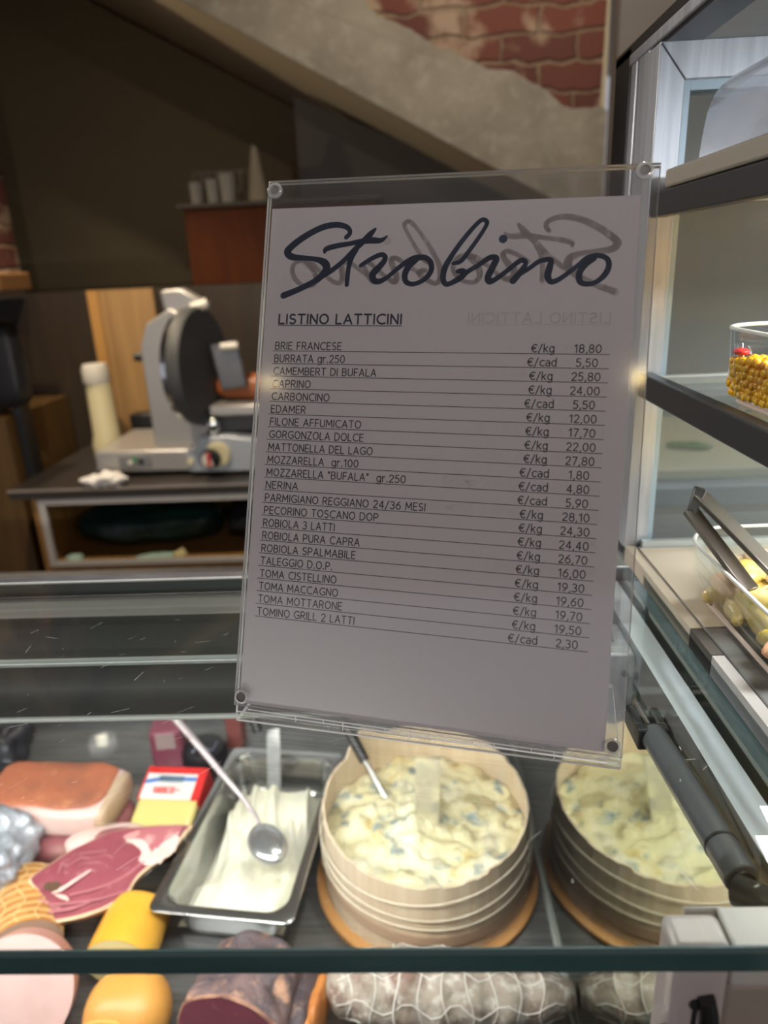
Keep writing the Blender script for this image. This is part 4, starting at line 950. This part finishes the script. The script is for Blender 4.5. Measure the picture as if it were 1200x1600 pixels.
cn = tag(MB().add([], []).build('sweetcorn', M['corn']) if False else empty('sweetcorn', (.305, .40, 1.465)), 'heap of yellow sweetcorn kernels in the glass dish', 'sweetcorn', kind='stuff')
rc = random.Random(11); mb = MB()
for ix in range(38):
    for iy in range(40):
        for iz in range(6):
            if not (iz == 5 or ix < 1 or iy > 38): continue
            x = .2205 + .0047*ix + rc.uniform(-.001, .001); y = .3125 + .0047*iy + rc.uniform(-.001, .001)
            if abs(x-.306) > .081 and abs(y-.406) > .091: continue
            z = 1.4660 + .0044*iz + rc.uniform(-.0008, .0012) + (.004*noise.noise(Vector((x*40, y*40, 0))) if iz == 5 else 0)
            mb.lump((x, y, z), (.0032, .0027, .0030), 2.4, 0, 1, rc.uniform(0, 3), 7, 5)
part(mb, 'kernels', M['corn'], cn, smooth=180)
part(MB().box((.2225, .314, 1.4645), (.390, .494, 1.486)), 'kernel_bed', M['corn'], cn, bevel=.004)['kind'] = 'stuff'
cs = tag(MB().lump((0, 0, 0), (.005, .006, .0025), 2.2, .001, 80, .4, 16, 10).build('crab_stick_piece', M['label_red'], loc=(.2235, .494, 1.4925), smooth=180), 'small red piece lying on the sweetcorn at its rear left corner', 'food')
dish('glass_dish', 'glass dish of oily seafood salad on the cabinet deck', .214, .44, .30, .548, 1.3005, 1.3465, .04)
ss = empty('seafood_salad', (.32, .42, 1.305)); tag(ss, 'oily mixed seafood salad of mussels and prawns in the glass dish', 'seafood salad', kind='stuff')
mb = MB(); mb2 = MB(); mb3 = MB(); rc = random.Random(5)
for k in range(240):
    x = rc.uniform(.228, .425); y = rc.uniform(.318, .533); lay = rc.random()
    if abs(x-.327) > .075 and abs(y-.424) > .085: continue
    z = 1.308 + .024*lay + .006*rc.random()
    tgt = rc.choice([mb, mb, mb, mb2, mb3])
    tgt.lump((x, y, z), (rc.uniform(.008, .016), rc.uniform(.005, .010), rc.uniform(.005, .008)), 2.2, .003, 90, rc.uniform(0, 6), 18, 12, seed=k)
part(mb, 'pale_pieces', M['sea'], ss, smooth=180)['kind'] = 'stuff'
part(mb2, 'prawns', M['shrimp'], ss, smooth=180)['kind'] = 'stuff'
part(mb3, 'mussels', mat('cream_mussel', (.78, .66, .46), .35), ss, smooth=180)['kind'] = 'stuff'
part(MB().lump((.327, .424, 1.317), (.098, .108, .016), 5, .002, 40, 0, 48, 20), 'oil_bed', M['sea'], ss, smooth=180)['kind'] = 'stuff'
tg = thing('serving_tongs', 'steel serving tongs resting with tips in the seafood dish', 'tongs', (.24, .48, 1.35))
def bar(mb, a, b, w, th, up=Vector((0, 0, 1))):
    a, b = Vector(a), Vector(b); d = (b-a).normalized(); s_ = d.cross(up).normalized(); u2 = s_.cross(d)
    mb.add([p + s_*i*w/2 + u2*j*th/2 for p in (a, b) for i, j in ((-1,-1),(1,-1),(1,1),(-1,1))], [(0,1,2,3),(7,6,5,4),(0,4,5,1),(1,5,6,2),(2,6,7,3),(3,7,4,0)])
mb = MB(); bar(mb, (.2035, .500, 1.378), (.228, .447, 1.338), .013, .004); part(mb, 'lower_arm', M['tong'], tg, bevel=.0005)
mb = MB(); bar(mb, (.2115, .506, 1.388), (.252, .424, 1.340), .013, .004); part(mb, 'upper_arm', M['tong'], tg, bevel=.0005)
mb = MB(); mb.prism([(.2000, .500, 1.372), (.2040, .494, 1.374), (.2140, .5005, 1.392), (.2075, .5070, 1.3935)], (.003, .008, -.0005)); part(mb, 'spring_bend', M['dark_steel'], tg, bevel=.001)

# ================================================================== BEHIND THE CABINET
pt = thing('prep_table', 'preparation table with blue-grey front seen through the cabinet glass', 'table', (1.0, 1.5, 0))
part(MB().box((.40, 1.22, 1.13), (2.0, 2.0, 1.165)), 'table_top', M['blue_grey'], pt, bevel=.003)
part(MB().box((.42, 1.25, .72), (2.0, 1.98, 1.13)), 'cupboard', mat('dusky_brown_front', (.24, .17, .135), .6, var=[(3, (.30, .23, .20), .4, .7)]), pt)
for x in (.46, 1.9):
    for y in (1.3, 1.92): part(MB().box((x-.025, y-.025, 0), (x+.025, y+.025, .72)), 'leg', M['steel'], pt)
cb = tag(MB().box((.42, 1.26, 1.166), (1.35, 1.72, 1.186)).build('chopping_board', mat('pale_cream_board', (.66, .60, .44), .6), bevel=.004), 'pale cream chopping board on the table behind the cabinet', 'chopping board')
hb_ = tag(MB().lump((0, 0, 0), (.045, .013, .008), 2.0, .002, 40, -.4, 24, 14).build('herb_sprig', M['herb'], loc=(.555, 1.40, 1.194), smooth=180), 'green herb sprig on the pale chopping board behind the glass', 'herb')

# ================================================================== BACK COUNTER AND SLICER
bc = thing('back_counter', 'wooden back counter with an open grey-framed cubby under the slicer', 'counter', (-.5, 2.45, 0))
cbk = MB(); cbk.box((-1.257, 2.19, .02), (.5, 2.21, .655)); cbk.box((-1.257, 2.19, .655), (-1.222, 2.21, .887)); cbk.box((-1.257, 2.21, .02), (-1.235, 2.75, .887)); cbk.box((-1.257, 2.73, .02), (.5, 2.75, .887)); cbk.box((-1.235, 2.21, .62), (.5, 2.73, .642))
part(cbk, 'carcass', M['wood'], bc)
fg = MB(); fg.box((-1.232, 2.176, .645), (.5, 2.192, .661)); fg.box((-1.232, 2.176, .865), (.5, 2.192, .884)); fg.box((-1.232, 2.176, .661), (-1.209, 2.192, .865))
part(fg, 'cubby_frame', M['frame_grey'], bc, bevel=.002)
wt = thing('worktop', 'dark stone worktop along the back wall carrying the slicer', 'worktop', (-.4, 2.45, .888))
part(MB().box((-1.318, 2.170, .888), (.5, 2.79, .920)), 'slab', M['worktop'], wt)
part(MB().box((-1.318, 2.166, .9145), (.5, 2.171, .9205)), 'front_edge', M['pale_edge'], wt)
tag(MB().lump((0, 0, 0), (.26, .13, .055), 3, .018, 9, 0, 64, 32, seed=3).build('plastic_bag', M['bag_green'], loc=(-.95, 2.42, .722), smooth=180), 'dark green plastic bag lying in the left of the open cubby', 'bag')
tag(MB().lump((0, 0, 0), (.21, .13, .065), 3, .020, 10, 0, 64, 32, seed=9).build('plastic_bag', M['bag_black'], loc=(-.46, 2.42, .732), smooth=180), 'black plastic bag in the right of the open cubby', 'bag')
for i, (x, s_, lab) in enumerate([(-1.165, (.030, .02, .012), 'crumpled pale green paper at the left corner of the cubby'), (-.88, (.07, .02, .010), 'long pale green paper scrap in the middle of the cubby'), (-.80, (.025, .02, .016), 'small yellowish paper scrap right of the green scraps')]):
    tag(MB().lump((0, 0, 0), s_, 2.4, .004, 50, .15, 28, 16, seed=i*3.).build('paper_scrap', M['paper_green'] if i < 2 else mat('yellowish_paper', (.5, .42, .2), .7), loc=(x, 2.225, .6425 + s_[2] + .002), smooth=180), lab, 'paper', 'paper scraps in the open cubby')
# slicer
sli = thing('meat_slicer', 'grey electric meat slicer with charcoal blade cover on the back worktop', 'slicer', (-.8, 2.4, .92))
sb = MB(); sb.prism([(-1.068, 2.29, .938), (-.745, 2.29, .934), (-.745, 2.29, 1.008), (-1.063, 2.29, 1.012)], (0, .36, 0))
part(sb, 'base', M['slicer_grey'], sli, bevel=.008, seg=3)
hs = MB(); hs.prism([(-.745, 2.27, .934), (-.50, 2.27, .930), (-.46, 2.27, 1.035), (-.565, 2.27, 1.048), (-.60, 2.27, 1.055), (-.70, 2.27, 1.056), (-.715, 2.27, 1.020), (-.745, 2.27, 1.008)], (0, .36, 0))
part(hs, 'control_housing', M['slicer_blue'], sli, bevel=.008, seg=3)
for x in (-1.03, -.55):
    for y in (2.32, 2.60): part(MB().cyl((x, y, .9205), (x, y, .94), .016), 'foot', M['black'], sli)
vp_ = MB(); vp_.prism([(-.874, 2.34, 1.008), (-.66, 2.34, 1.008), (-.70, 2.34, 1.12), (-.715, 2.34, 1.44), (-.76, 2.34, 1.46), (-.845, 2.34, 1.415), (-.874, 2.34, 1.34)], (0, .03, 0))
part(vp_, 'gauge_plate', M['slicer_grey'], sli, bevel=.006)
# blade cover: thick disc seen at an angle
mxd = Matrix.Translation((-.682, 2.325, 1.275)) @ Matrix.Rotation(radians(80), 4, 'Z') @ Matrix.Rotation(radians(90), 4, 'X')
part(MB().lathe([(0, -.028), (.17, -.028), (.188, -.018), (.190, .010), (.183, .022), (0, .03)], 64, mx=mxd), 'blade_cover', M['slicer_dark'], sli)
mxd2 = Matrix.Translation((-.715, 2.335, 1.272)) @ Matrix.Rotation(radians(80), 4, 'Z') @ Matrix.Rotation(radians(90), 4, 'X')
part(MB().lathe([(.150, -.02), (.176, -.012), (.178, .006), (.150, .012)], 64, mx=mxd2), 'blade_ring', M['chrome'], sli)
ar = MB(); ar.prism([(-.790, 2.36, 1.515), (-.785, 2.36, 1.452), (-.735, 2.36, 1.448), (-.66, 2.36, 1.435), (-.64, 2.36, 1.468), (-.725, 2.36, 1.520)], (0, .06, 0))
part(ar, 'sharpener_arm', M['slicer_grey'], sli, bevel=.008, seg=3)
part(MB().cyl((-.690, 2.35, 1.455), (-.640, 2.36, 1.470), .018), 'sharpener_cap', M['white_plastic'], sli)
part(MB().cyl((-.868, 2.42, 1.302), (-.905, 2.42, 1.303), .006), 'knob_shaft', M['slicer_grey'], sli)
part(MB().cyl((-.898, 2.42, 1.303), (-.925, 2.42, 1.304), .015), 'side_knob', M['black'], sli)
part(MB().lump((-.655, 2.30, 1.085), (.026, .02, .030), 2.2), 'lock_knob', M['chrome'], sli, smooth=180)
part(MB().cyl((-.640, 2.285, .995), (-.640, 2.255, .993), .042, n=40), 'dial_back', M['cream_plastic'], sli, bevel=.004)
part(MB().cyl((-.658, 2.255, .986), (-.662, 2.235, .985), .033, n=40), 'dial', M['black'], sli, bevel=.004)
part(MB().cyl((-.662, 2.2352, .985), (-.662, 2.2335, .985), .025, n=32), 'dial_face', M['white_plastic'], sli)
part(MB().box((-.670, 2.2325, .962), (-.656, 2.2345, 1.008)), 'dial_stripe', M['red'], sli)
part(MB().cyl((-.735, 2.272, .972), (-.735, 2.262, .972), .010), 'round_button', M['cream_plastic'], sli)
part(MB().box((-.985, 2.2865, .955), (-.875, 2.291, .995)), 'switch_plate', mat('grey_switch_plate', (.22, .22, .22), .5), sli, bevel=.002)
part(MB().cyl((-.945, 2.2875, .972), (-.945, 2.283, .972), .009), 'start_button', M['white_plastic'], sli)
part(MB().cyl((-.928, 2.2875, .982), (-.928, 2.283, .982), .007), 'indicator', M['green'], sli)
part(MB().cyl((-.908, 2.2875, .974), (-.908, 2.283, .974), .009), 'stop_button', M['black'], sli)
cg = MB(); cg.box((-.015, -.006, -.075), (.075, .006, .075), mx=Matrix.Translation((-.615, 2.33, 1.27)) @ Matrix.Rotation(radians(-8), 4, 'Y'))
part(cg, 'meat_pusher', mat('smoky_pusher_plate', (.13, .13, .14), .25, .3), sli, bevel=.008)
part(MB().cyl((-.60, 2.31, 1.335), (-.545, 2.31, 1.337), .012), 'pusher_handle', M['white_plastic'], sli)
part(MB().box((-.655, 2.28, 1.118), (-.36, 2.44, 1.152)), 'carriage', M['slicer_grey'], sli, bevel=.006)
part(MB().box((-.655, 2.32, 1.06), (-.40, 2.46, 1.115)), 'carriage_base', M['slicer_dark'], sli, bevel=.004)
tag(MB().lump((0, 0, 0), (.13, .045, .042), 2.4, .003, 20, 0, 48, 28).build('meat_piece', M['meat_orange'], loc=(-.53, 2.389, 1.197), smooth=180), 'orange-brown cured meat piece on the slicer carriage', 'cured meat')
# bottle, tissue, board, clutter
bt = thing('squeeze_bottle', 'cream squeeze bottle with white cap behind the slicer base', 'bottle', (-1.13, 2.55, .92))
part(MB().lathe([(0, .9205), (.052, .9205), (.056, .93), (.055, .985), (.047, 1.02), (.044, 1.19), (.041, 1.205), (0, 1.21)], 32, (-1.125, 2.55, 0)), 'body', M['cream_plastic'], bt)
part(MB().lathe([(0, 1.205), (.045, 1.205), (.047, 1.215), (.046, 1.255), (.040, 1.272), (0, 1.275)], 32, (-1.128, 2.55, 0)), 'cap', M['white_plastic'], bt)
tb = thing('dark_tin', 'black tin standing behind the cream squeeze bottle', 'tin', (-1.05, 2.66, .92))
part(MB().box((-1.085, 2.68, .9205), (-.99, 2.76, 1.06)), 'body', M['black'], tb, bevel=.006)
tag(MB().lump((0, 0, 0), (.075, .035, .022), 2.2, .012, 40, 0, 56, 30, seed=6).build('crumpled_tissue', M['tissue'], loc=(-1.005, 2.195, .940), smooth=180), 'crumpled white tissue on the worktop edge before the slicer', 'tissue')
gb = thing('wooden_board', 'tall golden wooden board leaning on the back wall behind the slicer', 'board', (-1.06, 2.77, .92))
part(MB().box((-1.20, 2.772, .9205), (-.955, 2.796, 1.519)), 'panel', M['wood_gold'], gb)
part(MB().box((-1.205, 2.764, .9205), (-1.165, 2.773, 1.519)), 'edge_strip', mat('bright_wood_edge', (.50, .26, .08), .35), gb)
lc = thing('side_cabinet', 'brown wooden side cabinet at the far left edge', 'cabinet', (-1.6, 2.4, 0))
part(MB().box((-1.95, 2.32, 0), (-1.36, 2.78, 1.13)), 'body', mat('deep_brown_cabinet', (.12, .065, .018), .5, var=[(4, (.09, .045, .012), .35, .7)], stretch=(9, 9, 1)), lc)
mo = thing('monitor', 'black till monitor on the brown side cabinet at the left edge', 'monitor', (-1.55, 2.42, 1.13))
part(MB().lump((-1.47, 2.42, 1.30), (.185, .05, .15), 5, 0, 1, radians(-15), 48, 28), 'housing', M['black'], mo, smooth=180)
part(MB().box((-1.60, 2.345, 1.29), (-1.46, 2.350, 1.37)), 'screen', M['screen'], mo)
part(MB().box((-1.52, 2.40, 1.1305), (-1.42, 2.46, 1.18)), 'stand', M['black'], mo)
ds = thing('dark_upright', 'thin black upright pole left of the worktop', 'pole', (-1.34, 2.42, 0))
part(MB().box((-1.352, 2.36, 0), (-1.322, 2.42, 1.17)), 'post', M['black'], ds)
ls = thing('corner_shelf', 'small wooden shelf with pale underside at the far left', 'shelf', (-1.45, 2.45, 1.52))
part(MB().box((-1.72, 2.25, 1.535), (-1.245, 2.448, 1.590)), 'shelf_board', mat('dull_orange_wood', (.20, .095, .03), .6), ls, bevel=.006)
part(MB().box((-1.72, 2.26, 1.512), (-1.27, 2.445, 1.5345)), 'underside', mat('dull_white_trim', (.18, .15, .12), .6), ls)
bx_ = thing('wall_cupboard', 'red-brown wooden cupboard on the ledge beside the price sign', 'cupboard', (-.45, 2.95, 1.52))
part(MB().box((-.815, 2.83, 1.5205), (-.10, 3.04, 1.79)), 'carcass', M['wood_red'], bx_, bevel=.003)
part(MB().box((-.835, 2.815, 1.7905), (-.08, 3.04, 1.806)), 'top_board', M['wood_dark'], bx_, bevel=.002)
for i, (x, y, h, r, lab) in enumerate([(-.775, 2.88, .075, .026, 'white cup at the left end of the cupboard top'), (-.715, 2.90, .085, .030, 'cream cup second from left on the cupboard top'), (-.655, 2.88, .10, .032, 'pale glass third from left on the cupboard top')]):
    t = thing('cup', lab, 'cup', (x, y, 1.8065), 'cups on the cupboard top')
    part(MB().lathe([(0, 1.8065), (r*.8, 1.8065), (r, 1.8065+h), (r*.9, 1.8065+h), (r*.72, 1.812), (0, 1.812)], 24, (x, y, 0)), 'cup_body', M['cup'], t)
rk = thing('wire_rack', 'dim wire rack of glasses behind the cups on the cupboard', 'rack', (-.68, 2.95, 1.807))
mb = MB()
for k in range(9): mb.tube([(-.80 + .03*k, 2.96, 1.807), (-.80 + .03*k, 2.96, 1.925)], .002, 6)
mb.tube([(-.80, 2.96, 1.925), (-.56, 2.96, 1.925)], .003, 6); mb.tube([(-.80, 2.96, 1.86), (-.56, 2.96, 1.86)], .003, 6)
part(mb, 'wires', mat('dull_wire', (.22, .20, .17), .5, .3), rk)
cnx = thing('paper_cone', 'tall pale paper cone standing on the cupboard by the sign', 'paper cone', (-.545, 2.89, 1.807))
part(MB().lathe([(.038, 1.807), (.033, 1.85), (.012, 1.985), (.002, 2.0)], 24, (-.545, 2.89, 0)), 'cone', M['cone'], cnx)
